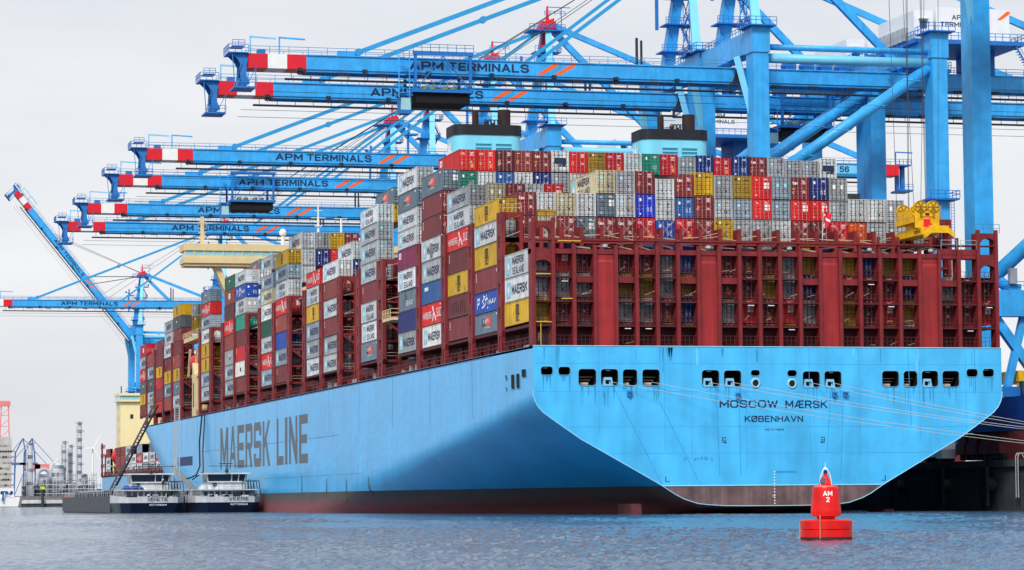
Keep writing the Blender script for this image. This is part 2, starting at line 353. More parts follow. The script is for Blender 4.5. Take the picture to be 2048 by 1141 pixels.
def inset(Y, z):
    zk = 13.9-.104*Y; r = 0.0
    if zk > 0 and z < zk:
        a = 20.6*max(0, 1-Y/140)**1.6
        r = a*sq((zk-z)/max(zk, 1.5))
    y0 = 272+z*4.2; ys = 399-(19.65-z)*.55 if z > 5 else 391
    if Y > y0:
        t = min(1, (Y-y0)/(ys-y0)); r = max(r, BEAM/2*t**2.5)
    return min(r, BEAM/2-.02)
ZR = [19.65, 18.4, 17, 15.5, 14.4, 13.9, 13.55, 13.2, 12.9, 12.6, 12.25, 11.9, 11.6, 11.3, 10.9, 10.5, 10, 9.4, 8.8, 8, 7, 6, 5, 4, 3.3, 2.5, 1.7, 1.0, .4, -.4, -1.5, -3]
YS = [0, 3, 6, 10, 15, 20, 26, 33, 40, 48, 56, 65, 75, 86, 98, 110, 122, 134, 146, 170, 200, 230, 255, 265, 275, 285, 295, 305, 312, 319, 326, 333, 340, 345, 350, 355, 360, 365, 370, 375, 380, 385, 389, 393, 396, 398, 399]
def hull():
    for side in (0, 1):
        up_, lo_ = MB(), MB()
        for mb_, rows in ((up_, [z for z in ZR if z >= 3.3]), (lo_, [z for z in ZR if z <= 3.3])):
            vs = []
            for Y in YS:
                zb = max(-3, .9-.13*Y)
                for z in rows:
                    zz = max(z, zb); x = inset(Y, zz)
                    if z < zb-1e-6: x = min(BEAM/2, x+ (zb-z)*6)
                    vs.append((x if side == 0 else BEAM-x, Y, zz))
            n = len(rows)
            mb_.add(vs, [(i*n+k, i*n+k+1, (i+1)*n+k+1, (i+1)*n+k) for i in range(len(YS)-1) for k in range(n-1)])
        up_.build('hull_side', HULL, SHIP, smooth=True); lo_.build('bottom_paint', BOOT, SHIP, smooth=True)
    # deck and a flat bottom closing the stern overhang
    d = MB(); pts = [(inset(Y, 19.6), Y) for Y in YS]
    d.prism(pts+[(BEAM-x, y) for x, y in reversed(pts)], 'z', 19.35, 19.62); d.build('main_deck', OXIDE_D, SHIP)
    b = MB(); vs = []
    for Y in YS[:12]:
        zb = max(-3, .9-.13*Y); x = min(BEAM/2-.5, inset(Y, zb)+5*(1 if zb > -2.9 else 0)); vs += [(x, Y, zb), (BEAM-x, Y, zb)]
    b.add(vs, [(2*i, 2*i+1, 2*i+3, 2*i+2) for i in range(11)]); b.build('stern_bottom', BOOT, SHIP)
hull()
OPEN = [(0.9, 2.39, 16.21, 17.25), (3.01, 4.5, 16.21, 17.22), (5.42, 7.63, 15.0, 16.98), (8.14, 10.3, 15.0, 16.98), (10.81, 12.62, 15.0, 16.95), (13.19, 15.37, 15.0, 16.95), (20.5, 22.7, 14.92, 16.9), (23.23, 25.43, 14.92, 16.87)]
OPEN = OPEN+[(BEAM-b-.1, BEAM-a-.1, c-.08, d-.08) for a, b, c, d in reversed(OPEN)]
OVALS = [(26.58, 27.76, 16.17, 16.93), (31.15, 32.39, 16.12, 16.93)]
def transom():
    left = [(0, DECK)]+[(inset(0, z), z) for z in ZR if 3.3 <= z < 19] 
    lowl = [(inset(0, z), z) for z in (3.3, 2.8, 2.3, 2.0, 1.75, 1.45, 1.2)]+[(21.2, 1.06), (23.2, .94), (26, .9)]
    upper = left+[(BEAM-x, z) for x, z in reversed(left)]
    lower = lowl+[(28.8, .9)]+[(BEAM-x, z) for x, z in reversed(lowl)]
    holes = [rrect(a, b, c, d, .42 if b-a > 1.7 else .4) for a, b, c, d in OPEN]+[rrect(a, b, c, d, .37) for a, b, c, d in OVALS]
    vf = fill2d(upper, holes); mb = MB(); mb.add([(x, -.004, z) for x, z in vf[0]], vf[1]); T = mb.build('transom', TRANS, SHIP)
    vf = fill2d(lower, []); mb = MB(); mb.add([(x, -.004, z) for x, z in vf[0]], vf[1]); mb.build('stern_boot_topping', BOOTA, SHIP)
    edge = left[4:]+lowl[1:]; edge = edge+[(28.8, .9)]+[(BEAM-x, z) for x, z in reversed(edge)]
    mb = MB(); mb.path([(x, -.02, z) for x, z in edge], .05, 6); mb.path([(0.05, -.02, DECK), (BEAM-.05, -.02, DECK)], .06, 6)
    mb.path([(lowl[0][0], -.02, 3.3), (BEAM-lowl[0][0], -.02, 3.3)], .07, 6); mb.build('seam_highlight', paint('seam_highlight', (150, 208, 232), .5, .1), SHIP)  # highlight along the weld seams, put in as a pale tube
    for i, (a, b, c, d) in enumerate(OPEN+OVALS):
        mb = MB(); pts = rrect(a, b, c, d, .42 if b-a > 1.7 else .37); n = len(pts)      # open-fronted recess, its shade coloured near-black
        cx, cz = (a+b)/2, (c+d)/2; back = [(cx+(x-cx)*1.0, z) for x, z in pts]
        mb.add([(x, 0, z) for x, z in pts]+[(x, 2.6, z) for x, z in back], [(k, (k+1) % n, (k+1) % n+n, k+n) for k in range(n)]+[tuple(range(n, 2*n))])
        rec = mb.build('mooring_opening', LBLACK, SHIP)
        rim = MB(); rim.path([(x, -.03, z) for x, z in pts+[pts[0]]], .05, 5); rim.build('opening_rim', paint('rim_blue', (96, 170, 205), .5, .1), rec)
        big = b-a > 1.7
        if big and i in (1, 3, 6, 7, 8, 9, 12, 14):
            f = MB(); x0 = cx-.3+(.15 if i < 4 else 0)
            f.prism([(x0-.62, c+.06), (x0-.45, c+1.0), (x0+.45, c+1.0), (x0+.62, c+.06), (x0+.36, c+.06), (x0+.36, c+.7), (x0-.36, c+.7), (x0-.36, c+.06)], 'y', .05, .7)
            f.box(x0-.5, x0+.5, .1, .8, c+.03, c+.2)
            for sx in (-.28, .28): f.tube((x0+sx, .35, c+.1), (x0+sx, .35, c+.75), .09, 8)
            f.build('roller_fairlead', paint('fairlead_blue', (130, 190, 222), .45, .08), rec)
        elif big:
            f = MB(); f.box(a+.25, b-.15, 1.2, 1.3, c+1.05, c+1.1); f.box(a+.5, b-.4, 1.2, 1.3, c+.7, c+.74); f.tube((a+.55, 1.3, c+.25), (b-.7, 1.3, c+.25), .22, 10)
            f.build('mooring_winch', paint('winch_cream', (190, 176, 160), .6, .3), rec)
        if i % 3 == 0 and i < 16:
            f = MB(); f.box(cx-.3, cx+.25, .5, .7, d-.2, d-.13); f.build('deck_lamp', STK, rec)
    for cx, z in ((27.2, 15.35), (31.75, 15.3)):
        p = MB(); pr_ = [(.66, -.25), (.60, .0), (.42, .08), (.34, -.15)]; n = 24; vs = []
        for r, y in pr_:
            vs += [(cx+r*math.cos(2*math.pi*i/n), -y-.08, z+r*math.sin(2*math.pi*i/n)) for i in range(n)]
        p.add(vs, [(k*n+i, k*n+(i+1) % n, (k+1)*n+(i+1) % n, (k+1)*n+i) for k in range(3) for i in range(n)]); pc = p.build('panama_chock', paint('chock_pale', (140, 196, 216), .4, .1), SHIP, smooth=True)
        q = MB(); q.lathe([(.36, 0), (.36, .01)], (0, 0, 0), 20); q.v = [(cx+x, -.02-zz, z+y) for x, y, zz in q.v]; q.build('chock_mouth_shade', LBLACK, pc)  # flat disc, shade of the chock hole painted near-black
    # names and marks
    for s, x0, x1, z0, z1, bo in (('MOSCOW', 22.65, 29.95, 12.42, 13.36, .022), ('MÆRSK', 30.85, 36.2, 12.36, 13.34, .022), ('KØBENHAVN', 25.75, 33.1, 10.74, 11.52, .022), ('IMO 9778818', 28.28, 30.62, 9.72, 9.99, .01)):
        mb = MB(); mb.flat(text2d(s, bo), (x0, -.012, z0), (x1-x0, 0, 0), (0, 0, z1-z0)); mb.build('stern_lettering', LETTER, SHIP)
    mb = MB()
    for x, sgn in ((22.95, 1), (35.75, -1), (15.9, 1), (43.4, -1)):
        z = 9.0 if 20 < x < 40 else 4.4
        mb.box(x, x+.1*sgn, -.02, -.01, z-.55, z); mb.box(x, x+.55*sgn, -.02, -.01, z-.62, z-.55)
        if z > 8:
            for k in range(3): mb.box(x+.18*sgn, x+.5*sgn, -.02, -.01, z-.3*k-.12, z-.3*k-.02)
    mb.build('towing_mark', LETTER, SHIP)
    mb = MB()
    for k in range(12): mb.box(29.3, 29.44, -.02, -.01, 1.1+k*.34, 1.24+k*.34)
    mb.box(29.12, 29.45, -.02, -.01, 2.0, 2.08); mb.build('draught_mark', WHITE, SHIP)
    # scrape marks left by lines and fenders: thin paint wear
    wear = paint('paint_wear', (48, 152, 214), .5, .2)
    mb = MB()
    for (xa, za, xb, zb) in ((9.6, 15.0, 15.4, 3.6), (14.4, 14.9, 20.2, 3.4), (22.3, 14.8, 22.6, 4.5), (25.1, 14.6, 25.2, 4.5), (36.6, 14.6, 36, 7), (38.2, 14.6, 37.7, 4), (46.5, 19.4, 46.8, 10.2), (12.4, 19.3, 12.45, 18.2), (54.7, 19.2, 54.8, 17.6)):
        mb.beam((xa, -.013, za), (xb, -.013, zb), .02, .07, upv=(1, 0, 0))
    for k in range(9): mb.box(18.2+k*.42, 18.2+k*.42+rnd.uniform(.1, .5), -.018, -.01, 6.35+rnd.uniform(-.12, .1), 6.62+rnd.uniform(-.1, .1))
    mb.box(29.6, 32.2, -.018, -.01, 4.75, 5.0); mb.build('scrape_mark', wear, SHIP)
    sm = paint('transom_seam', (50, 160, 222), .5, .2); mb = MB()
    for x in (7.9, 15.9, 19.2, 26.0, 33.9, 40.2, 47.9, 53.9): mb.box(x, x+.05, -.011, -.006, max(3.4, 4.5+abs(x-29.3)*.22), 19.5)
    for z, a in ((17.6, .3), (14.3, .3), (10.2, 4.4), (7.1, 9.4)): mb.box(a, BEAM-a, -.011, -.006, z, z+.05)
    mb.build('plate_seam', sm, SHIP)
    run = paint('run_stain', (50, 158, 212), .6, .4); g = random.Random(21)
    for (a, b, c, d) in OPEN:
        mb = MB()
        for k in range(5):
            x = g.uniform(a+.1, b-.1); ln = g.uniform(.5, 2.6); w = g.uniform(.04, .16); mb.add([(x-w, -.0125-.001*k, c-.03), (x+w, -.0125-.001*k, c-.03), (x+w*.25, -.0125-.001*k, c-ln), (x-w*.25, -.0125-.001*k, c-ln)], [(0, 1, 2, 3)])
        mb.build('run_stain', run, SHIP)
    for k in range(16):
        x = g.uniform(1, BEAM-1); ln = g.uniform(.6, 3); w = g.uniform(.05, .3); mb = MB(); mb.add([(x-w, -.0125, 19.5), (x+w, -.0125, 19.5), (x+w*.5, -.0125, 19.5-ln), (x-w*.5, -.0125, 19.5-ln)], [(0, 1, 2, 3)]); mb.build('run_stain', run if k % 3 else paint('chalk_run', (92, 194, 244), .6, .3), SHIP)
    for x, z in ((11.55, 14.1), (24.9, 13.9), (37.0, 14.0), (38.4, 14.05)):
        mb = MB(); mb.box(x-.22, x+.22, -.35, -.01, z-.3, z+.3); mb.box(x-.12, x+.3, -.5, -.1, z+.1, z+.3); mb.build('hull_bracket', paint('bracket_blue', (40, 112, 178), .5, .1), SHIP)
transom()
def hull_details():
    # company name on the port side: condensed block letters, strokes as polygons (unit width x unit height)
    A = {
     'M': [[(0, 0), (.2, 0), (.2, 1), (0, 1)], [(.8, 0), (1, 0), (1, 1), (.8, 1)], [(.0, 1), (.24, 1), (.6, .12), (.4, .12)], [(1, 1), (.76, 1), (.4, .12), (.6, .12)]],
     'A': [[(0, 0), (.2, 0), (.62, 1), (.38, 1)], [(1, 0), (.8, 0), (.38, 1), (.62, 1)], [(.2, .22), (.8, .22), (.74, .38), (.26, .38)]],
     'E': [[(0, 0), (.26, 0), (.26, 1), (0, 1)], [(.26, 0), (1, 0), (1, .19), (.26, .19)], [(.26, .81), (1, .81), (1, 1), (.26, 1)], [(.26, .41), (.9, .41), (.9, .59), (.26, .59)]],
     'R': [[(0, 0), (.24, 0), (.24, 1), (0, 1)], [(.24, .82), (.85, .82), (1, .92), (.88, 1), (.24, 1)], [(.76, .5), (1, .56), (1, .92), (.76, .9)], [(.24, .42), (.8, .42), (1, .56), (.24, .56)], [(.42, .42), (.7, .42), (1, 0), (.74, 0)]],
     'S': [[(.1, .81), (1, .81), (.9, 1), (.1, 1)], [(0, .45), (.24, .5), (.24, .92), (.1, 1), (0, .92)], [(0, .45), (.1, .42), (.9, .42), (.9, .58), (.24, .58)], [(.76, .08), (.9, 0), (1, .1), (1, .5), (.9, .58), (.76, .5)], [(.1, 0), (.9, 0), (.9, .19), (0, .19)], [(0, .19), (.24, .19), (.24, .3), (0, .3)], [(.76, .7), (1, .7), (1, .9), (.76, .85)]],
     'K': [[(0, 0), (.25, 0), (.25, 1), (0, 1)], [(.25, .38), (.25, .6), (.74, 1), (1, 1)], [(.34, .5), (.5, .62), (1, 0), (.74, 0)]],
     'L': [[(0, 0), (.28, 0), (.28, 1), (0, 1)], [(.28, 0), (1, 0), (1, .19), (.28, .19)]],
     'I': [[(0, 0), (1, 0), (1, 1), (0, 1)]],
     'N': [[(0, 0), (.22, 0), (.22, 1), (0, 1)], [(.78, 0), (1, 0), (1, 1), (.78, 1)], [(.22, 1), (.22, .62), (.78, 0), (.78, .38)]]}
    wd = {'I': .3, 'M': 1.25, 'L': .85, ' ': .45}
    s = 'MAERSK LINE'; tot = sum(wd.get(c, 1) for c in s)+.2*(len(s)-1); u = (239.2-144.7)/tot; y = 239.2
    G = paint('hull_lettering_grey', (88, 96, 104), .5, .08)
    for c in s:
        w = wd.get(c, 1)*u
        if c != ' ':
            mb = MB()
            for i, pl in enumerate(A[c]): mb.add([(-.012-.003*i, y-px*w, 8.1+pz*8.05) for px, pz in pl], [tuple(range(len(pl)))])
            mb.build('hull_letter', G, SHIP)
        y -= w+.2*u
    seam = paint('seam_blue', (52, 120, 160), .5, .1); mb = MB()
    mb.box(-.03, 0, 118, 262, 12.0, 12.07); mb.box(-.03, 0, 20, 300, 19.3, 19.42); mb.box(-.025, 0, 100, 290, 5.9, 5.94)
    for yy in range(30, 300, 24): mb.box(-.02, 0, yy, yy+.06, 12.1, 19.3)
    mb.build('plate_seam', seam, SHIP)
    # port side shell doors, pilot door and small stern openings
    for (ya, yb, za, zb) in ((277.5, 300, 9.5, 11.4),):
        mb = MB(); mb.box(-.03, .6, ya, yb, za, zb); pd = mb.build('pilot_door', paint('pilot_blue', (24, 52, 110), .6, .1), SHIP)
    mb = MB()
    for i in range(13): p = (-.5, 300-i*2.2, 9.2-i*.36); mb.box(-1.2, 0, p[1]-1.9, p[1], p[2]-.12, p[2])
    mb.rail([(-1.2, 302, 9.2), (-1.2, 274, 4.6)], 1.0, 2.2, .1); mb.build('accommodation_ladder', paint('ladder_grey', (150, 150, 130), .6, .1), SHIP)
    for (ya, yb, za, zb) in ((12.0, 12.9, 16.1, 16.8), (8.3, 10.2, 14.9, 16.7), (5.9, 7.7, 14.9, 16.7), (2.9, 5.2, 16.1, 17.1), (12.1, 12.8, 14.8, 15.4)):
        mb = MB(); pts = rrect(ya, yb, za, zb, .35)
        mb.add([(-.02, y_, z_) for y_, z_ in pts], [tuple(range(len(pts)))]); so = mb.build('side_opening_shade', LBLACK, SHIP)  # flat near-black face painting the shade of an opening
        r = MB(); r.path([(-.03, y_, z_) for y_, z_ in pts+[pts[0]]], .05, 5); r.build('opening_rim', MATS['rim_blue'], so)
    # drain stains: green-brown growth running below outlets
    st = paint('drain_stain', (92, 92, 58), .8, .4); mb = MB()
    for y0, z0, ln in ((150, 6.3, 3.6), (128, 5.4, 2.5), (112, 5.2, 3.2), (95, 5.3, 2.6), (205, 6, 2.6)):
        for k in range(4):
            a = inset(y0, z0)-.06; zz = z0-ln*k/4; z2 = z0-ln*(k+1)/4; w = .35+.12*k
            mb.add([(inset(y0, zz)-.05, y0-w/2, zz), (inset(y0, zz)-.05, y0+w/2, zz), (inset(y0+.3, z2)-.05, y0+w/2+.2, z2), (inset(y0+.3, z2)-.05, y0-w/2+.2, z2)], [(0, 1, 2, 3)])
    mb.build('drain_stain', st, SHIP)
    for xr, zr in ((12.8, 1.25), (44.6, .35)):
        mb = MB(); mb.prism([(3.0, -2), (9.5, -2), (9.0, zr), (3.6, zr)], 'x', xr, xr+1.2); mb.build('rudder', paint('rudder_red', (92, 40, 48), .8, .35), SHIP)
hull_details()

# ------------------------------------------------------------------ lashing bridges, deck edge, funnels, deckhouse
BAYS = [2.15, 17.28, 32.4, 47.6, 62.9, 89.3, 104.6, 119.8, 134.8, 149.9, 164.9, 180.0, 195.0, 209.8, 223.4, 239.0, 254.6, 297.5, 311.8, 326.4, 341.3, 355.7]
STACKB = {'A': 2.15, 'B': 17.28, 'C': 32.4, 'D': 47.6, 'E': 62.9, 'F': 89.3, 'G': 119.8, 'H': 134.8, 'I': 164.9, 'J': 180.0, 'K': 209.8, 'L': 223.4, 'M': 254.6, 'N': 297.5, 'O': 311.8, 'P': 326.4, 'Q': 341.3, 'R': 355.7}
P = 2.541
def X_(r): return .1+P*r
def stern_frame():
    f = MB()
    ztop = 31.25
    f.box(0.0, BEAM-.1, .35, 2.05, 30.45, 31.0)                     # top girder
    f.box(0.0, BEAM-.1, .3, 1.6, 32.0, 32.12)
    root = f.build('lashing_bridge', OXIDE, SHIP)
    for k in range(24):
        x = X_(k)-.28 if k else -.02; w = .44
        top = 34.6 if k in (0, 1) else 34.0 if k in (22, 23) else 31.5
        if k == 23: x = BEAM-.55
        p = MB(); p.box(x, x+w, 0.05, .4, 19.62, top); p.box(x+.02, x+w-.02, .4, 1.75, 19.62, top-.4); p.build('post', OXIDE, root)
        if 1 < k < 22 and k not in (3, 4, 8, 9, 14, 15, 19, 20):
            s_ = MB(); s_.box(x+.1, x+.36, .5, .9, 31.0, 33.0); s_.build('stub_post', OXIDE, root)
    for k in (3, 8, 14, 19):
        p = MB(); a, b = X_(k)+.22, X_(k+1)-.28; zt = 30.2
        p.add([(a, .3, 19.62), (b, .3, 19.62), (b, .3, 29.5), (a, .3, 29.5), (a+.25, .75, 30.4), (b-.25, .75, 30.4)], [(0, 1, 2, 3), (3, 2, 5, 4)])
        p.box(a, b, .45, 1.5, 19.62, 30.4); p.build('shield_plate', OXIDE_B, root)
    # tier walkway beams (the deeper ones sit between the plates) and thin guard rails
    for k in range(23):
        a, b = X_(k)+.22, X_(k+1)-.28
        if k in (3, 8, 14, 19): continue
        for i, z in enumerate((22.15, 25.0, 27.85)):
            deep = i == 2 and k in (2, 4, 7, 9, 13, 15, 18, 20)
            w = MB(); w.box(a, b, .42, 2.05, z-(.75 if deep else .2), z); w.build('walkway_beam', OXIDE if deep else OXIDE_D, root)  # shallow beams coloured darker and cut wide to deepen shade behind the frame
        for z in (19.9, 22.15, 25.0, 27.85):
            r = MB()
            for h in (.5, 1.0): r.box(a, b, .3, .34, z+h, z+h+.05)
            for t in (.25, .5, .75): r.box(a+(b-a)*t, a+(b-a)*t+.05, .3, .34, z, z+1.05)
            r.build('guard_rail', OXIDE_D, root)
        if rnd.random() < .55:
            lm = MB(); z = rnd.choice((21.9, 24.75, 27.4)); lm.box((a+b)/2-.2, (a+b)/2+.55, .45, .5, z-.2, z-.12); lm.build('strip_lamp', STK, root)
    for k in (0, 22):                                               # arched end towers
        a, b = X_(k)+.2, X_(k+1)-.28; zt = 34.2 if k == 0 else 33.6; zl = 31.0
        for z, cut in ((zt, .7), (30.45, .55)):
            ar = MB(); n = 8; pts = [(a, z-1.3)]+[(a+(b-a)*i/n, z-1.3+cut*math.sin(math.pi*i/n)**.6) for i in range(1, n)]+[(b, z-1.3), (b, z), (a, z)]
            ar.prism(pts, 'y', .2, 1.2); ar.build('arch_beam', OXIDE, root)
        r = MB(); r.rail([(a-.6, .2, zt), (b+.5, .2, zt)], 1.1, 1.0, .06); r.build('guard_rail', RAILM if k else OXIDE_D, root)
    # second top arch level, right side columns 20-22
    for k in (20, 21):
        a, b = X_(k)+.22, X_(k+1)-.28
        ar = MB(); ar.box(a, b, .3, 1.2, 30.95, 31.6); ar.build('arch_beam', OXIDE, root)
        r = MB(); r.rail([(a, .2, 31.6), (b, .2, 31.6)], 1.1, 1.2, .05); r.build('guard_rail', GALV, root)
    # stowed lashing rods and lamps on the top walkway
    for k in range(2, 21):
        a, b = X_(k)+.25, X_(k+1)-.3
        for j in range(2):
            z = 31.2+rnd.uniform(0, .5); dz = rnd.uniform(-.5, .5); r = MB()
            for i in range(3): r.beam((a+rnd.uniform(0, .3), .9+.2*i, z), (b-rnd.uniform(0, .3), .9+.2*i, z+dz), .07, .07)
            r.build('lashing_rods', ROD if rnd.random() < .7 else GALV, root)
        for j in range(4):
            r = MB(); zz = 19.9+rnd.randrange(4)*2.87; x = rnd.uniform(a, b-.8); r.beam((x, .9, zz+.1), (x+rnd.uniform(.5, 1.2), .9, zz+rnd.uniform(.1, .7)), .05, .05)
            if k not in (3, 8, 14, 19) and j < 2: r.build('lashing_rods', ROD, root)
    for k in (3.5, 8.5, 12.5, 16.5, 19.6):
        l_ = MB(); l_.lathe([(.08, .5), (.3, .42), (.34, .15), (.12, 0)], (X_(k), .5, 31.15), 10); l_.build('flood_lamp', GALV, root)
    y = MB(); y.box(3.2, 6.0, .3, .38, 31.9, 32.0); y.box(.5, 2.3, .2, .26, 28.0, 28.1); y.box(3.6, 5.0, .2, .26, 25.15, 25.25); y.box(.5, 2.4, .2, .26, 22.4, 22.5)
    y.box(1.0, 1.08, .2, .26, 19.7, 22.3); y.build('yellow_pole', paint('pole_yellow', (214, 180, 60), .5, .1), root)
stern_frame()
def bridge_mid(y0, y1, full=False, zt=36.7, cols=2):
    """lashing bridge between two bays: outboard tower of slotted posts, arched top, cross girders"""
    f = MB(); f.box(.5, BEAM-.5, y0+.3, y1-.3, 33.0, 33.6)
    root = f.build('lashing_bridge', OXIDE, SHIP)
    for k in (range(24) if full else range(cols+1)):
        x = X_(k)-.28 if k else .02
        top = zt if (k <= 1 or (full and k >= 22)) else (35.0 if full else 33.6)
        if k == 0:
            p = MB(); yc = (y0+y1)/2; w = (y1-y0)/2
            p.box(x, x+.5, yc-w, yc-w*.3, 22.2, top); p.box(x, x+.5, yc+w*.3, yc+w, 22.2, top)
            z = 22.2
            while z < top-.3: p.box(x+.003, x+.497, yc-w*.3, yc+w*.3, z, z+1.5); z += 2.9
            p.prism([(yc-w*.75, 19.62), (yc-w*.75, 21.5), (yc-w, 22.2), (yc+w, 22.2), (yc+w*.75, 21.5), (yc+w*.75, 19.62), (yc+w*.28, 19.62), (yc+w*.28, 21.6), (yc-w*.28, 21.6), (yc-w*.28, 19.62)], 'x', x, x+.5)
            p.build('post', OXIDE, root)
        else:
            p = MB(); p.box(x, x+.45, y0+.2, y1-.2, 19.62, top); p.build('post', OXIDE, root)
    for k in (range(23) if full else range(cols)):
        a, b = X_(k)+(.2 if k else .5), X_(k+1)-.28
        for z in (22.15, 25.0, 27.85, 30.7):
            w = MB(); w.box(a, b, y0+.5, y1-.5, z-.35, z); w.build('walkway_beam', OXIDE, root)
            if k < 3 and not full:
                r = MB(); r.rail([(a, y0+.3, z), (b, y0+.3, z)], 1.0, 1.0, .05); r.build('guard_rail', ROD if (k == 0 and z in (22.15, 27.85)) else OXIDE_D, root)
        if k in (0, 22):
            for z in (zt, 33.6):
                ar = MB(); n = 8; pts = [(a, z-1.35)]+[(a+(b-a)*i/n, z-1.35+.75*math.sin(math.pi*i/n)**.6) for i in range(1, n)]+[(b, z-1.35), (b, z), (a, z)]
                ar.prism(pts, 'y', y0+.3, y0+1.0); ar.build('arch_beam', OXIDE, root)
            d = MB(); d.beam((a, y0+.4, 27.6), (b+1.6, y0+.4, 25.2), .35, .35); d.build('diagonal_brace', OXIDE, root)
    r = MB(); r.rail([(.3, y0+.2, zt), (X_(1), y0+.2, zt)], 1.0, 1.0, .06); r.build('guard_rail', ROD, root)
    for j in range(3):
        r = MB(); zz = rnd.choice((33.7, 30.8, zt-.9)); r.beam((.7, y0+.1, zz), (2.4, y0+.1, zz+rnd.uniform(.2, .8)), .06, .06); r.build('lashing_rods', ROD, root)
    if full:
        for k in range(1, 22):
            for j in range(2):
                a, b = X_(k)+.3, X_(k+1)-.3; z = 33.7+rnd.uniform(0, .4); rr = MB(); rr.beam((a, y0+.3+.2*j, z), (b, y0+.3+.2*j, z+rnd.uniform(-.4, .5)), .07, .07); rr.build('lashing_rods', ROD, root)
    return root
LB = bridge_mid(14.6, 16.95, True)
for i, (n0, n1) in enumerate([(29.7, 32.1), (44.8, 47.3), (60.0, 62.6), (84.5, 89.0), (101.8, 104.3), (117.2, 119.6), (132.1, 134.6), (147.2, 149.7), (162.2, 164.7), (177.3, 179.8), (192.4, 194.8), (207.1, 209.6), (222.1, 223.4), (236, 239), (252, 254.4), (267.2, 269.4), (294.6, 297.3), (310, 311.6), (324.3, 326.2), (338.9, 341.1), (353.7, 355.5)]):
    bridge_mid(n0, n1)
def crossed_rods():
    for k in range(1, 18):                                          # crossed rods over the tier standing on the second bridge
        if rnd.random() < .12: continue
        a, b = X_(k)+.1, X_(k+1)-.15; m = MB(); y = 17.0
        for off in (0, .22):
            m.beam((a+off, y, 33.9), (b-.1+off*.3, y-.03, 36.2), .025, .025); m.beam((b-off, y-.06, 33.9), (a+.1-off*.3, y-.09, 36.2), .025, .025)
        m.build('lashing_cross', ROD2, LB)
crossed_rods()
def deck_edge():
    r = MB(); r.rail([(.15, 2, DECK), (.15, 340, DECK)], 1.1, 2.0, .07); r.build('deck_railing', OXIDE, SHIP)
    c = MB(); c.box(2.5, BEAM-2.5, 2.2, 345, 19.62, 21.9); c.build('hatch_coaming', OXIDE_D, SHIP)
    for y in range(6, 340, 5):
        m = MB(); h = rnd.uniform(.5, 1.4); m.box(1.2, 1.9, y, y+rnd.uniform(1, 3), 19.62, 19.62+h); m.build('deck_fitting', rnd.choice((OXIDE, OXIDE, OXIDE_D, GALV)), SHIP)
    n = 0
    for k, y in STACKB.items():
        m = MB(); m.box(.3, BEAM-.3, y-.1, y+12.3, 22.0, 22.33); m.build('hatch_cover', OXIDE_D, SHIP)
    m = MB(); m.box(2.4, 2.9, 6.0, 6.5, 20.6, 21.5); m.build('deck_notice', STK, SHIP)
deck_edge()
def funnel(x0, x1):
    y0, y1 = 78.0, 84.5
    def body(z0, z1, g=0.):
        pts = rrect(x0-g, x1+g, y0-g, y1+g, 1.5, 5); m = MB(); m.prism(pts, 'z', z0, z1); return m
    f = body(20, 54.25).build('funnel', FUNNEL, SHIP)
    body(54.25, 55.75, .12).build('funnel_band', FBLACK, f)
    for xa in (x0+3.0, x0+6.0):
        m = MB(); m.box(xa, xa+2.3, y0-.05, y0+.3, 50.7, 53.1); lv = m.build('louvre', paint('louvre_blue', (46, 140, 172), .5, .1), f)
        for z in range(5): pass
        s_ = MB()
        for z in range(5): s_.box(xa, xa+2.3, y0-.13, y0-.05, 50.75+z*.55, 50.95+z*.55)
        s_.build('louvre_slats', FUNNEL, f)
    for xa, r, h in ((x0+3.7, .48, 58.1), (x0+8.0, .95, 58.3), (x0+5.4, .3, 56.6), (x0+6.3, .25, 56.4)):
        m = MB(); m.tube((xa, y0+3, 55.5), (xa, y0+3, h), r, 16); m.build('exhaust_pipe', SOOT, f, smooth=False)
    r = MB()
    for i in range(5): r.path([(x0+4.6+i*.5, y0+1.2, 55.7), (x0+4.7+i*.5, y0+1.2, 56.6), (x0+5.0+i*.5, y0+1.2, 56.6), (x0+5.2+i*.5, y0+1.2, 55.7)], .08, 5)
    r.build('vent_pipes', FBLACK, f)
    st = MB(); st.flat(STAR, (x0-.02, y0+6.2, 49.7), (0, -5.0, 0), (0, 0, 5.0)); st.build('star_emblem', WHITE, f)
funnel(9.4, 19.4); funnel(37.5, 47.7)
m = MB(); m.box(4, BEAM-4, 79, 86, 19.6, 46); m.build('engine_casing', FUNNEL, SHIP)
def gangway_platform():
    m = MB(); m.box(-.4, 1.8, 76.2, 82.8, 27.35, 27.75); b = m.build('side_platform', CREAM, SHIP)
    r = MB(); r.rail([(-.4, 76.2, 27.75), (-.4, 82.8, 27.75)], 1.2, 1.0, .08); r.rail([(-.4, 76.2, 27.75), (1.8, 76.2, 27.75)], 1.2, .8, .08); r.build('guard_rail', CREAM, b)
    p = MB(); p.box(1.0, 1.7, 76.4, 77.3, 27.75, 33.5); p.rail([(1.0, 76.3, 32.2), (1.8, 76.3, 32.2)], 1, .8, .07); p.build('davit_post', CREAM, b)
gangway_platform()
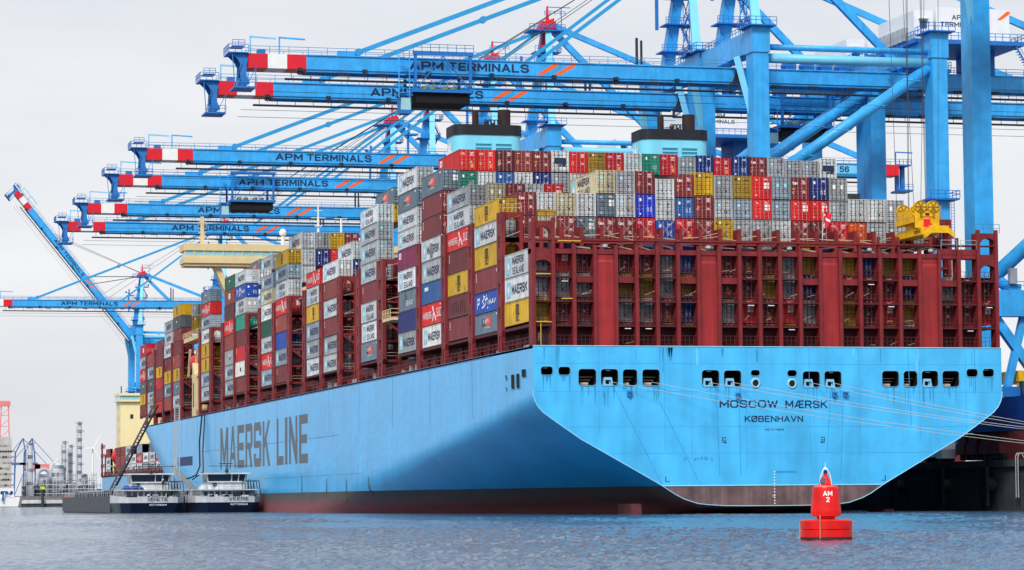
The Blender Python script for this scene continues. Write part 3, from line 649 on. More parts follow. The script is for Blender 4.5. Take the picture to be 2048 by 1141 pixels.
def deckhouse():
    t = MB(); t.box(17, BEAM-17, 283, 294, 19.6, 52); root = t.build('deckhouse', CREAM, SHIP)
    w = MB(); w.box(-1.0, BEAM+1, 283, 290, 52.2, 53.4); w.box(-.7, BEAM+.7, 283.4, 289.6, 51.6, 52.2); w.build('bridge_wing', CREAM, root)
    for z0, z1, g in ((54.85, 56.3, 0),):
        r = MB(); r.box(-1.0, BEAM+1, 283, 290, z0, z1); r.build('bridge_roof', CREAM, root)
    g = MB(); g.box(-.6, BEAM+.6, 283.3, 289.7, 53.4, 54.85); g.build('bridge_window', GLASSL, root)
    mu = MB()
    x = -.9
    while x < BEAM+1: mu.box(x, x+.18, 283.15, 283.35, 53.4, 54.85); x += 2.05
    mu.box(-.95, BEAM+.95, 283.1, 283.3, 53.4, 53.75); mu.build('window_mullion', CREAM, root)
    for sx in (1, -1):
        c = BEAM/2; p = MB(); p.beam((c-sx*(c-6.2), 286, 51.7), (c-sx*(c-11.5), 286, 40), 1.3, 3.0, upv=(0, 1, 0)); p.build('wing_brace', CREAM, root)
        p = MB(); p.box(c-sx*(c-12.5), c-sx*(c-13.9), 284, 288, 40, 51.7); p.build('wing_post', CREAM, root)
    mt = MB(); mt.box(2.8, 3.5, 285, 285.7, 56.3, 62.2); mt.rail([(2.2, 285, 60), (4.1, 285, 60)], .8, .9, .06)
    for z in (57.5, 58.7, 59.6, 61): mt.box(2.4, 3.9, 285.1, 285.3, z, z+.15)
    mt.beam((3.5, 285, 58.5), (5.2, 285, 56.3), .12, .12); mt.build('signal_mast', CREAM, root)
    mt = MB(); mt.tube((28.3, 286, 56.3), (28.3, 286, 66), .32, 8, .14); mt.box(26.8, 29.9, 286, 286.2, 62.4, 62.55); mt.box(27.4, 29.2, 286, 286.2, 64, 64.12); mt.box(27.6, 29.0, 285.5, 286.5, 60.6, 60.8); mt.tube((33.3, 286, 56.3), (33.3, 286, 62.4), .22, 6); mt.box(31.8, 34.6, 286, 286.15, 62.3, 62.42); mt.build('radar_mast', WHITE, root)
    rd = MB(); rd.lathe([(.2, 0), (.75, .5), (.8, 1.1), (.5, 1.6), (.1, 1.8)], (20.6, 286, 58.2), 14); rd.tube((20.6, 286, 56.3), (20.6, 286, 58.3), .4, 8); rd.build('radome', WHITE, root)
    for y0, y1, z0, z1 in ((273.5, 277.8, 19.6, 28.2),):
        p = MB(); p.box(-.05, 3, y0, y1, z0, z1); p.prism([(y0+1.2, z1), (y1, z1), (y1, z1+2.6)], 'x', 0, 3); pc = p.build('boarding_tower', CREAM, SHIP)
        s_ = MB(); s_.box(-.1, -.05, 275, 276.2, 21.5, 26.5); s_.build('slot_window', DARK, pc)
    p = MB(); p.box(.2, 3, 270.5, 292, 35.6, 36.4); b = p.build('boat_deck', CREAM, SHIP); r = MB(); r.rail([(.2, 270.5, 36.4), (.2, 292, 36.4)], 1.2, 2, .09); r.build('guard_rail', CREAM, b)
    p = MB(); p.box(.3, 3, 270.5, 281, 27.8, 28.4); p.build('boat_deck', CREAM, SHIP)
    lb = MB(); lb.lathe([(.1, -4.6), (1.1, -3.9), (1.7, -2), (1.8, 0), (1.7, 2), (1.1, 3.9), (.1, 4.6)], (0, 0, 0), 14); lb.v = [(1.9+x*.85, 284+z, 31.2+y) for x, y, z in lb.v]
    lo = lb.build('lifeboat', paint('lifeboat_orange', (205, 34, 30), .5, .1), SHIP, smooth=True)
    dv = MB(); dv.beam((.8, 279, 28.4), (.8, 276.5, 33.8), .45, .45); dv.beam((.8, 289, 28.4), (.8, 286.5, 34), .45, .45); dv.build('boat_davit', CREAM, SHIP)
deckhouse()
def ensign():
    t = thing('flag', 'red and white Danish flag flying above the red stern frame', 'flag', (36.1, .6, 31.0))
    m = MB(); m.tube((36.1, .6, 32.6), (36.25, .5, 36.5), .035, 6); m.build('flag_pole', WHITE, t)
    def cloth(a0, a1, b0, b1, off):                                  # hanging folds: u along the fly, v down the hoist
        m_ = MB(); nu, nv = 10, 8; vs = []
        for j in range(nv+1):
            for i in range(nu+1):
                u = a0+(a1-a0)*i/nu; v = b0+(b1-b0)*j/nv
                x = 36.22+u*.85+.10*math.sin(u*7+v)-v*.12; y = .42-.22*math.sin(u*8+v*2)-off; z = 36.4-v*1.45-u*.75+.08*math.sin(u*6)
                vs.append((x, y, z))
        m_.add(vs, [(j*(nu+1)+i, j*(nu+1)+i+1, (j+1)*(nu+1)+i+1, (j+1)*(nu+1)+i) for j in range(nv) for i in range(nu)]); return m_
    c = cloth(0, 1.0, 0, 1.25, 0).build('flag_cloth', paint('flag_red', (214, 22, 44), .8, .1), t, smooth=True)
    cloth(.3, .45, 0, 1.25, .012).build('white_cross', STK, c); cloth(0, 1.0, .53, .72, .014).build('white_cross', STK, c)
ensign()

# ------------------------------------------------------------------ containers
HC, SD, CL, CW = 2.896, 2.591, 12.192, 2.438
def body_mesh(h):
    m = MB(); z0, z1 = .17, h-.13
    ys = [.11]; xs = [.03]; n = 40; p = (CL-.22)/n
    for i in range(n):
        y = .11+i*p; ys += [y+.25*p, y+.35*p, y+.8*p, y+.9*p]; xs += [.03, .085, .085, .03]
    ys.append(CL-.11); xs.append(.03)
    k = len(ys); m.add([(x, y, z0) for x, y in zip(xs, ys)]+[(x, y, z1) for x, y in zip(xs, ys)], [(i, i+1, i+1+k, i+k) for i in range(k-1)])
    m.add([(CW-.04, .11, z0), (CW-.04, CL-.11, z0), (CW-.04, CL-.11, z1), (CW-.04, .11, z1)], [(0, 1, 2, 3)])
    m.add([(.1, CL-.04, z0), (CW-.1, CL-.04, z0), (CW-.1, CL-.04, z1), (.1, CL-.04, z1)], [(0, 1, 2, 3)])
    m.add([(.05, .05, h-.06), (CW-.05, .05, h-.06), (CW-.05, CL-.05, h-.06), (.05, CL-.05, h-.06)], [(0, 1, 2, 3)])
    m.add([(.05, .05, .1), (CW-.05, .05, .1), (CW-.05, CL-.05, .1), (.05, CL-.05, .1)], [(0, 1, 2, 3)])
    for x in (0, CW-.12):
        for y in (0, CL-.14): m.box(x, x+.12, y, y+.14, 0, h)
        m.box(x+.01, x+.11, .14, CL-.14, .045, .17); m.box(x+.01, x+.11, .14, CL-.14, h-.13, h-.045)
    for y in (0.01, CL-.12): m.box(.12, CW-.12, y, y+.11, .045, .17); m.box(.12, CW-.12, y, y+.11, h-.15, h-.045)
    return m
def door_mesh(h, left):
    """one door leaf: a steel sheet pressed into five raised panels with sloping edges"""
    m = MB(); a, b = (.135, 1.205) if left else (1.233, 2.303); z0, z1 = .19, h-.17; n = 5; d = (z1-z0)/n
    m.box(a, b, .085, .11, z0, z1)
    for x in (a, b-.05): m.box(x, x+.05, .03, .085, z0, z1)
    for i in range(n):
        za, zb = z0+i*d+.012, z0+(i+1)*d-.012; x0, x1 = a+.05, b-.05
        m.add([(x0, .084, za), (x1, .084, za), (x1, .02, za+.09), (x0, .02, za+.09), (x1, .02, zb-.07), (x0, .02, zb-.07), (x1, .084, zb), (x0, .084, zb)], [(0, 1, 2, 3), (3, 2, 4, 5), (5, 4, 6, 7)])
    return m
def bar_mesh(h, left):
    m = MB()
    for x in ((.40, .95) if left else (1.49, 2.04)):
        m.box(x-.028, x+.028, -.045, .01, .1, h-.1); m.box(x-.2, x+.05, -.04, -.005, 1.05, 1.11)
        for z in (.12, .75, h*.5, h-.75, h-.2): m.box(x-.07, x+.07, -.035, .03, z, z+.08)
    return m
def mk(mb, name):
    o = mb.build(name, GREYBAR); me = o.data; bpy.data.objects.remove(o); return me
ME = {}
for h, nm in ((HC, 'h'), (SD, 's')):
    ME['body', nm] = mk(body_mesh(h), 'container_body')
    for s_ in (0, 1): ME['door', nm, s_] = mk(door_mesh(h, s_), 'door'); ME['bar', nm, s_] = mk(bar_mesh(h, s_), 'locking_bars')
def with_mat(key, mat):
    k = key+(mat.name,)
    if k not in ME: me = ME[key].copy(); me.materials.clear(); me.materials.append(mat); ME[k] = me
    return ME[k]
def decal(kind, h):
    """stickers and stencilled codes on the door end; slots: white, pale blue, orange, navy"""
    k = ('decal', kind, round(h, 2))
    if k in ME: return ME[k]
    m = MB(); y = .012; hz = h
    def r(x0, x1, z0, z1, s): m.m = s; m.add([(x0, y, z0), (x1, y, z0), (x1, y, z1), (x0, y, z1)], [(0, 1, 2, 3)])
    def codes(x0, top, rows, w=.5, s=0):
        for i in range(rows):
            ww = w*rnd.uniform(.5, 1); r(x0, x0+ww, top-i*.13-.06, top-i*.13, s)
    if kind == 'hs':
        for i in (0, 1):
            for j in (0, 1): r(1.56+i*.36, 1.56+i*.36+.30, hz*.46+j*.42, hz*.46+j*.42+.34, 0)
        codes(1.5, hz-.3, 2, .7); m.m = 0
        m.add([(.3, y, hz-.35), (.75, y, hz-.62), (.62, y, hz-.42)], [(0, 1, 2)]); m.add([(.35, y, hz-.62), (.8, y, hz-.3), (.55, y, hz-.5)], [(0, 1, 2)]); codes(.35, .6, 2, .3)
    elif kind == 'star1':
        r(.52, .86, hz*.60, hz*.60+.36, 1); m.m = 0; m.flat(STAR, (.55, y-.004, hz*.61), (.28, 0, 0), (0, 0, .28)); codes(1.55, hz-.4, 2, .4, 3); r(1.5, 1.7, .8, 1.05, 3) if rnd.random() < .5 else None
    elif kind == 'star2':
        for x in (.55, 1.55): r(x, x+.36, hz*.55, hz*.55+.36, 1); m.m = 0; m.flat(STAR, (x+.04, y-.004, hz*.56), (.28, 0, 0), (0, 0, .28))
    elif kind == 'wstk':
        r(.5, .85, hz*.52, hz*.52+.5, 0); r(1.5, 1.85, hz*.52, hz*.52+.5, 0)
    elif kind == 'tex':
        m.m = 0; m.flat(text2d('tex', .035), (.24, y, hz-.98), (.78, 0, 0), (0, 0, .42)); codes(1.45, hz-.42, 4, .6); r(.2, .6, hz*.45, hz*.45+.16, 2); codes(.25, 1.1, 3, .3); codes(1.6, 1.2, 3, .4)
    elif kind == 'on':
        m.m = 0; m.flat(text2d('ON', .02), (.25, y, hz-.75), (.5, 0, 0), (0, 0, .28)); codes(1.45, hz-.4, 4, .65); r(1.6, 1.95, .45, .95, 2); codes(.3, 1.2, 4, .25); codes(1.5, 1.3, 2, .5)
    elif kind == 'blue':
        r(.36, .7, hz-.85, hz-.5, 0); codes(1.5, hz-.4, 2, .6); codes(1.4, 1.3, 5, .3); codes(1.85, 1.3, 5, .25); r(.45, .62, .35, .55, 0)
    elif kind == 'reefer':
        m.m = 3; m.prism([(.32, 1.15), (.5, hz-1.0), (1.95, hz-1.0), (2.1, 1.15), (1.75, .72), (1.3, 1.1), (.8, 1.05)], 'y', -.01, .015); r(1.35, 1.9, 1.35, 1.6, 0); r(1.05, 1.4, .75, 1.0, 3); r(1.6, 1.95, .72, 1.0, 3); r(1.05, 1.35, hz-.55, hz-.25, 1); r(.9, 1.5, hz-.72, hz-.66, 3)
    elif kind == 'yel':
        r(.2, .5, hz-.6, hz-.3, 3); r(.65, .85, hz-.55, hz-.3, 0); codes(1.5, hz-.4, 3, .55, 3)
    else:
        g = random.Random(kind); rr = g.uniform
        codes(1.5, hz-.35, g.randrange(2, 5), .7); codes(.3, hz-.4, 1, .5); codes(.25, 1.25, g.randrange(2, 5), .4); codes(1.55, 1.35, g.randrange(2, 4), .45)
        if g.random() < .5: r(1.7, 1.98, .5, .85, 2)
        if g.random() < .5: r(.3, .6, hz*.45, hz*.45+.28, 2)
        if g.random() < .4: r(.8, 1.05, hz-.65, hz-.4, 0)
    o = m.build('door_marking', [STK, PALEB, STKY, NAVYL]); me = o.data; bpy.data.objects.remove(o); ME[k] = me; return me
def side_art(kind, h):
    """painted company marks on the port side of a container; read from the left (-X)"""
    k = ('side', kind, round(h, 2))
    if k in ME: return ME[k]
    m = MB(); x = .018
    def put(vf, y, z, w, hh, s, dx=0.): m.m = s; m.flat(vf, (x-dx, y, z), (0, -w, 0), (0, 0, hh))
    mats = [NAVYL, PALEB, STK, BLK2, LOGOR, SEALG]
    if kind in ('maersk', 'maerskf'):
        put(SQ, 11.4, h*.18, 2.0, h*.64, 1); put(STAR, 11.35, h*.2, 1.9, h*.6, 2, .006)
        put(text2d('MAERSK', .028), 9.0, h*.27, 7.4, h*.42, 0)
        if kind == 'maerskf': put(SQ, 7.1, h*.05, 1.5, h*.72, 5, .007)
    elif kind == 'sealand':
        put(SQ, 11.4, h*.12, 2.0, h*.72, 1); put(STAR, 11.35, h*.2, 1.9, h*.55, 2, .006)
        put(text2d('MAERSK', .028), 8.6, h*.5, 5.6, h*.34, 0); put(text2d('SEALAND', .016), 8.6, h*.1, 5.6, h*.3, 0)
    elif kind == 'hs':
        put(text2d('HAMBURG', .012), 11.7, h*.3, 5.2, h*.34, 2); put(text2d('SÜD', .012), 3.4, h*.3, 2.8, h*.42, 2)
        for q in ([(0, .35), (.35, .5), (1, .1), (.6, .5)], [(.1, .95), (.3, 1), (.55, .45), (.4, .4)], [(.35, .5), (.1, 0), (.25, .02), (.5, .42)], [(.5, .5), (.75, .0), (.95, .0), (.62, .55)]): put((q, [(0, 1, 2, 3)]), 6.4, h*.15, 3.0, h*.72, 2, .006)
        for i in range(3): put(SQ, 1.5-i*.3, h*.86-i*.1, .9-.25*i, .1, 2)
    elif kind == 'msc':
        for i in range(3): put(SQ, 6.9-i*.6, h*.42, .38, h*.36, 3)
        put(SQ, 6.9, h*.78, 1.58, h*.06, 3); put(SQ, 6.9, h*.41, 1.9, h*.04, 3); put(text2d('SC', .03), 6.9, h*.14, 1.6, h*.24, 3)
    elif kind == 'safm':
        put(SQ, 8.4, h*.4, 2.0, h*.34, 0); put(SQ, 6.9, h*.37, 3.0, h*.4, 4, .004); put(text2d('SAFI', .01), 8.0, h*.5, 2.8, h*.2, 2, .008); put(text2d('MARINE', .005), 7.0, h*.24, 2.4, h*.1, 2)
        for i in range(2): put(SQ, 1.4-i*.2, h*.84-i*.12, .9-.4*i, .14, 2)
    elif kind == 'seago':
        put(([(0, 1), (.2, 1), (1, .5), (.2, 0), (0, 0), (.55, .5)], [(0, 1, 2, 5), (5, 2, 3, 4)]), 8.6, h*.5, 1.6, h*.34, 0)
        put(text2d('SEAGO', .015), 7.6, h*.24, 4.4, h*.24, 2)
        for i in range(3): put(SQ, 1.4, h*.85-i*.2, .9, .12, 2)
    elif kind == 'script':
        for (a, b, c, d) in ((.06, .2, .1, .8), (.06, .75, .18, .8), (.16, .5, .18, .8), (.06, .45, .17, .52), (.28, .2, .42, .3), (.34, .55, .42, .28), (.3, .55, .44, .85), (.46, .3, .52, .95), (.44, .65, .58, .7), (.58, .35, .6, .6), (.63, .35, .7, .62), (.69, .6, .73, .35), (.75, .35, .84, .6), (.8, .62, .84, .35), (.88, .35, .96, .6), (.36, .9, .44, .82), (.55, .12, .59, .17)):
            dy, dz = (c-a)*10.5, (d-b)*h*.8; ln = math.hypot(dy, dz); ny, nz_ = -dz/ln*.11, dy/ln*.11; y0, zz = 11.4-a*10.5, h*.1+b*h*.8
            m.m = 2; m.add([(x-.003, y0-ny, zz+nz_), (x-.003, y0+ny, zz-nz_), (x-.003, y0-dy+ny, zz+dz-nz_), (x-.003, y0-dy-ny, zz+dz+nz_)], [(0, 1, 2, 3)])
    elif kind == 'label':
        put(SQ, 10.4, h*.62, 2.2, h*.17, 2)
    elif kind == 'logo':
        put(SQ, 7.0, h*.4, 1.5, h*.26, 2); put(SQ, 6.7, h*.33, 1.3, h*.24, 3, .004)
    elif kind == 'crest':
        put(([(0, .3), (.5, 0), (1, .3), (1, 1), (0, 1)], [(0, 1, 2, 3, 4)]), 7.4, h*.3, 2.2, h*.42, 2); put(SQ, 6.9, h*.55, 1.2, h*.06, 4, .004)
    elif kind == 'plain':
        for i in range(4): put(SQ, 11.3, h*.8-i*.28, .35, .16, 2)
        put(SQ, .9, h*.72, .28, .4, 2)
    elif kind == 'stain':
        for i in range(7): put(SQ, 9.6-i*1.1, h*(.15+.05*(i % 3)), .5, h*.5, 6)
    elif kind == 'one':
        put(SQ, 11.4, h*.55, 1.4, h*.3, 2); put(SQ, 10.9, h*.6, .5, h*.18, 4, .004)
    o = m.build('side_lettering', mats+[OXIDE_D]); me = o.data; bpy.data.objects.remove(o); ME[k] = me; return me
G_SHIP = 'containers stacked on the big ship'; COUNT = [0]
LETT = dict(maersk='dark company name and star', maerskf='half-covered dark company name', sealand='two-line dark company name', hs='white company name', msc='black upright letters', safm='red and navy logo', seago='white arrow logo', script='white script', label='a white label', logo='a small logo', crest='a white crest', plain='small codes', stain='weathered side', one='a white corner logo')
def container(x, y, z, col, hk='h', art=None, dec=None, label='', bars=True, doors=True, group=G_SHIP):
    h = HC if hk == 'h' else SD; mat = CM[col]
    o = bpy.data.objects.new('shipping_container', with_mat(('body', hk), mat)); COL.objects.link(o); o.location = (x, y, z); COUNT[0] += 1
    tag(o, label, 'container', group)
    def ch(nm, me): c = bpy.data.objects.new(nm, me); COL.objects.link(c); c.parent = o; return c
    if doors:
        for s_ in (0, 1):
            d = ch('door', with_mat(('door', hk, s_), mat))
            if bars: b = bpy.data.objects.new('locking_bars', with_mat(('bar', hk, s_), BARM[col])); COL.objects.link(b); b.parent = d
        if dec: ch('door_marking', decal(dec, h))
    if art: ch('side_lettering', side_art(art, h))
    return o
def autodec(col, r):
    if col in ('grey', 'light', 'steel', 'cream'): return r.choice(('star1', 'star1', 'star2', 'wstk', 'star1'))
    if col in ('slate', 'red'): return 'hs'
    if col == 'crimson': return 'on'
    if col in ('navy', 'blue', 'midblue', 'vblue', 'teal', 'green'): return 'blue'
    if col in ('yellow', 'olive'): return 'yel'
    if col == 'white': return 'reefer'
    return r.choice(('g1', 'g2', 'g3', 'g4', 'tex', 'on'))
# outboard stacks, bottom to top: colour[:art][:h|s]
SIDE = [
 ('A', 22.59, 'yellow:msc:h light:maersk:h light:sealand:h'),
 ('B', 22.38, 'slate:safm:s blue:script:s maroon:plain:h yellow:msc:h light:maersk:s yellow:msc:s'),
 ('C', 22.48, 'maroon:plain:h maroon:stain:h yellow:msc:h maroon:plain:h red:hs:s light:sealand:s grey:maersk:s'),
 ('D', 22.4, 'white:maersk:h red:hs:h midblue:label:h grey:maersk:h light:maerskf:h maroon:plain:h maroon:plain:h slate:safm:h'),
 ('E', 22.4, 'grey:maersk:h navy::h slate:seago:h light:sealand:h purple:one:h light:maersk:s light:maersk:s slate:safm:s light:maersk:h'),
 ('F', 22.45, 'slate:safm:h light:sealand:h light:sealand:h maroon:plain:h grey:maersk:h grey:maersk:h grey:maersk:s light:sealand:s'),
 ('G', 22.1, 'light:maersk:h grey:maersk:h maroon:plain:h light:maersk:h brick:plain:h light:maersk:h'),
 ('H', 22.2, 'light:maersk:h grey:maersk:h steel:maersk:h yellow:msc:h light:sealand:h red:hs:s'),
 ('I', 22.4, 'maroon:plain:h steel:maersk:h blue::h brick:plain:h red:hs:h light:sealand:h steel:maersk:s yellow:msc:s'),
 ('J', 22.4, 'steel:maersk:h red:hs:h light:maersk:h green::h white:maersk:h cream:maersk:s steel:maersk:s'),
 ('K', 22.4, 'brick::h white:logo:h crimson:plain:h maroon::h teal::h light:sealand:h blue:script:s light:maersk:s'),
 ('L', 22.3, 'grey:maersk:h grey:maersk:h grey:logo:h brick::h red:hs:h dkmaroon::h brick:crest:h green:logo:s'),
 ('M', 22.3, 'grey:maersk:h steel:maersk:h yellow:msc:h yellow:msc:h white:maersk:h steel:maersk:s red:hs:s slate:logo:s'),
 ('N', 22.2, 'grey:maersk:h slate:logo:h yellow:msc:h brick:plain:h maroon::h maroon:plain:s dkgrey:logo:s yellow:msc:s'),
 ('O', 22.2, 'brick::h steel:maersk:h yellow:msc:h maroon:plain:h light:maersk:h light:maersk:s grey:maersk:s'),
 ('P', 22.2, 'red::s maroon::s crimson:plain:s yellow:msc:s maroon::h maroon:plain:h'),
 ('Q', 22.2, 'cream:sealand:s light:sealand:s dkgrey:logo:h steel:maersk:h brick:plain:h'),
 ('R', 22.2, 'maroon::s yellow:msc:s dkgrey:logo:h red:hs:h steel:maersk:h crimson:crest:h')]
LR = random.Random(11); TOPS = {}
def side_stacks():
    for si, (k, z, spec) in enumerate(SIDE):
        items = spec.split(); n = len(items)
        for i, it in enumerate(items):
            col, art, hk = it.split(':'); art = art or None
            pos = 'lowest' if i == 0 else 'topmost' if i == n-1 else ORD[i+1]+' from bottom'
            lb = f"{CNAME[col]} container with {LETT[art] if art else 'plain side'}, {pos} in {ORD[si+1]} outboard stack from stern"
            wds = lb.split()
            if len(wds) > 16: lb = f"{CNAME[col]} container, {pos} in the {ORD[si+1]} outboard stack from the stern"
            container(.3+LR.uniform(-.07, .07), STACKB[k]+LR.uniform(-.05, .05), z, col, hk, art, autodec(col, LR) if k in 'ABCDEFGHIJK' else None, lb, bars=k in 'ABCDEFGHI', doors=True)
            z += (HC if hk == 'h' else SD)+.02
        TOPS[k] = z
side_stacks()
SA = {'g': 'grey', 'l': 'light', 'm': 'maroon', 'd': 'dkmaroon', 's': 'slate', 'y': 'olive', 'Y': 'yellow', 'n': 'navy', 'b': 'blue', 'B': 'midblue', 'c': 'crimson', 'r': 'red', 'k': 'dkgrey', 't': 'teal', 'w': 'white', 'o': 'orange', 'e': 'cream', 'v': 'vblue', 'i': 'brick', 'p': 'steel'}
def stern_bay():
    # columns behind the stern frame, bottom tier first
    colsA = {1: 'mmgr', 2: 'smgd', 4: 'mgyd', 5: 'mgym', 6: 'ymgg', 7: 'ynyb', 9: 'mgmm', 10: 'mrdm', 11: 'mmym', 12: 'yrgg', 13: 'mgny', 15: 'yymY', 16: 'mdmn', 17: 'yrmy', 18: 'gyny', 20: 'mmg', 21: 'rmd', 22: 'mrd'}
    for c, s_ in colsA.items():
        z = 19.66
        if c == 22: z += 2.92; s_ = s_[1:]
        for i, ch in enumerate(s_):
            col = SA[ch]; t = i+(1 if c == 22 else 0)
            container(X_(c)+.05, 2.25, z, col, 'h', None, autodec(col, LR) if col != 'dkmaroon' else 'g3', f"{CNAME[col]} container behind the red stern frame, {ORD[t+1]} tier up, {ORD[c+1]} column from left", bars=True)
            z += HC+.02
stern_bay()
def row_set(bay, z0, rows, what, hks=None):
    for r, ch in rows:
        col = SA[ch[0]]; hk = ch[1] if len(ch) > 1 and ch[1] in 'hs' else LR.choice('hs')
        dec = None
        if len(ch) > 2: dec = {'T': 'tex', 'H': 'hs', 'O': 'on', 'S': 'star2', 'W': 'wstk', 'A': 'star1', '1': 'g1', '2': 'g2'}[ch[2]]
        art = 'sealand' if 'M' in ch[1:] and what == 'u' else 'maersk' if 'M' in ch[1:] else None
        yield r, col, hk, dec, art
def upper_rows():
    Y = STACKB['B']
    t5 = {1: 'mhT', 2: 'eh', 3: 'mh1', 4: 'shH', 5: 'mhT', 6: 'mhT', 7: 'ch', 8: 'bs', 9: 'ch', 10: 'mh2', 11: 'Yh', 12: 'gh', 13: 'gh', 14: 'lh', 15: 'mh1', 16: 'dh2', 17: 'ch', 18: 'oh', 19: 'gh', 20: 'gh', 21: 'gh', 22: 'ms'}
    t6 = {1: 'mhT', 2: 'lhA', 3: 'ehA', 4: 'lhA', 5: 'shH', 6: 'lhA', 7: 'vh', 8: 'lsA', 9: 'Bs', 10: 'mh1', 11: 'gsA', 12: 'ps', 13: 'rs', 14: 'ps', 15: 'rs', 16: 'rs', 17: 'gs', 18: 'lh', 19: 'lh', 20: 'gh', 22: 'gs'}
    t7 = {5: 'ehMA', 6: 'ghA', 7: 'mh1', 8: 'lsS', 9: 'mhT', 10: 'Yh', 11: 'gh', 12: 'yh', 13: 'rh', 14: 'ph', 15: 'mhT', 16: 'nh', 17: 'gh'}
    top = {r: 33.68-.008*r for r in range(23)}
    for nm, tt in (('lower cross-lashed', t5), ('middle', t6), ('upper', t7)):
        for r in range(1, 23):
            if r not in tt:
                continue
            ch = tt[r]; col = SA[ch[0]]; hk = ch[1]; z = top[r]
            rest = ch[2:]; dec = autodec(col, LR)
            for c_ in rest: dec = {'T': 'tex', 'H': 'hs', 'O': 'on', 'S': 'star2', 'W': 'wstk', 'A': 'star1', '1': 'g1', '2': 'g2'}.get(c_, dec)
            art = 'sealand' if 'M' in rest else None
            container(X_(r)+.05+LR.uniform(-.025, .025), Y+LR.uniform(-.12, .12), z, col, hk, art, dec, f"{CNAME[col]} container in the {nm} row above the stern frame, {ORD[r+1]} column from left")
            top[r] = z+(HC if hk == 'h' else SD)+.02
    Yc = STACKB['C']
    for r, ch in {1: 'eh', 2: 'mh', 3: 'lhA', 4: 'rh'}.items():
        col = SA[ch[0]]; container(X_(r)+.05, Yc, 42.2-HC, col, 'h', None, autodec(col, LR), f"{CNAME[col]} container peeking out left in the third visible row, {ORD[r]} from its left")
    for r in (18, 19, 20): container(X_(r)+.05, Yc, 41.75-HC, 'dkgrey', 'h', None, 'star1', f"dark grey container of the short upper row right of the middle, {ORD[r-17]} from its left")
    Yd = STACKB['D']
    tl = {1: 'ts', 2: 'ls', 3: 'Bs', 4: 'ls', 5: 'ns', 6: 'gs', 7: 'ls', 8: 'ns', 9: 'cs'}
    tp = {1: 'rhO', 2: 'rhO', 3: 'dh2', 4: 'ih1', 5: 'mhT', 6: 'wh', 7: 'rh1', 8: 'yh', 9: 'ch', 10: 'lh', 11: 'th', 12: 'ch', 13: 'gs', 14: 'nh', 15: 'cs', 16: 'nh', 17: 'mhT', 18: 'gh', 19: 'gs', 20: 'gs', 21: 'wh'}
    for r, ch in tl.items():
        col = SA[ch[0]]; container(X_(r)+.05, Yd, 45.42-SD, col, 's', None, autodec(col, LR), f"{CNAME[col]} container directly below the topmost row, {ORD[r]} along that row from left")
    for r, ch in tp.items():
        col = SA[ch[0]]; hk = ch[1]; z = 45.45-(.0 if r < 10 else .02*(r-9))
        if ch[0] == 'w': z += .1
        dec = autodec(col, LR)
        for c_ in ch[2:]: dec = {'T': 'tex', 'O': 'on', '1': 'g1', '2': 'g2'}.get(c_, dec)
        container(X_(r)+.05, Yd, z, col, hk, 'one' if r == 1 else None, dec, f"{CNAME[col]} {'refrigerated ' if ch[0]=='w' else ''}container in the topmost row of the ship, {ORD[r]} from left")
    # taller inboard rows showing behind the outboard stacks
    inb = [('F', 1, 0, 'slate', 's', 'safm', 'behind the fifth and sixth outboard stacks'), ('F', 1, -1, 'yellow', 's', None, 'tucked below a slate container behind the fifth outboard stack'),
           ('G', 1, 0, 'light', 'h', 'maersk', 'inboard of the seventh outboard stack, one higher'), ('G', 1, -1, 'navy', 'h', None, 'inboard beside the top of the seventh outboard stack'),
           ('I', 1, 0, 'light', 'h', 'maersk', 'highest inboard of the yellow-topped ninth stack'), ('I', 1, -1, 'light', 'h', None, 'inboard second-highest beside the yellow-topped ninth stack'), ('I', 1, -2, 'light', 'h', None, 'inboard third-highest beside the yellow-topped ninth stack'),
           ('I', 2, 0, 'grey', 'h', None, 'second in the top inboard row of ninth stack'), ('I', 2, -1, 'navy', 'h', None, 'second in the inboard row behind the ninth stack'), ('I', 3, 0, 'yellow', 'h', None, 'third in the top inboard row of ninth stack'),
           ('I', 3, -1, 'red', 'h', None, 'third in the inboard row behind the ninth stack'), ('I', 4, 0, 'maroon', 'h', None, 'fourth in the top inboard row of ninth stack'),
           ('K', 1, -1, 'light', 'h', None, 'inboard beside the top of the eleventh stack'), ('K', 2, 0, 'grey', 'h', 'maersk', 'inboard above the tenth and eleventh stacks'), ('L', 2, 0, 'slate', 'h', 'safm', 'with orange logo inboard of the twelfth stack'),
           ('N', 1, -1, 'grey', 'h', None, 'inboard of the fourteenth stack, level with its second-highest box'), ('N', 1, -2, 'olive', 'h', None, 'inboard of the fourteenth stack, two below its yellow top'), ('P', 1, 0, 'light', 'h', 'maersk', 'lettered, inboard above the maroon-topped sixteenth stack'), ('Q', 1, 0, 'light', 'h', 'maersk', 'lettered, inboard above the brick-topped seventeenth stack'), ('Q', 1, -1, 'grey', 'h', None, 'inboard beside the top of the seventeenth stack')]
    for k, r, lev, col, hk, art, where in inb:
        h = HC if hk == 'h' else SD; z = TOPS[k]+lev*(h+.02)
        container(X_(r)+.05, STACKB[k], z, col, hk, art, autodec(col, LR), f"{CNAME[col]} container {where}")
    # what is glimpsed of the rest of the load between frames and bridges: one mass
    m = MB(); cols = ['maroon', 'grey', 'dkmaroon', 'slate', 'olive', 'midblue', 'navy']
    for r in range(1, 21):
        m.m = LR.randrange(7); x = X_(r)+.05; m.box(x, x+CW, Y, Y+CL, 30.8, 33.66)
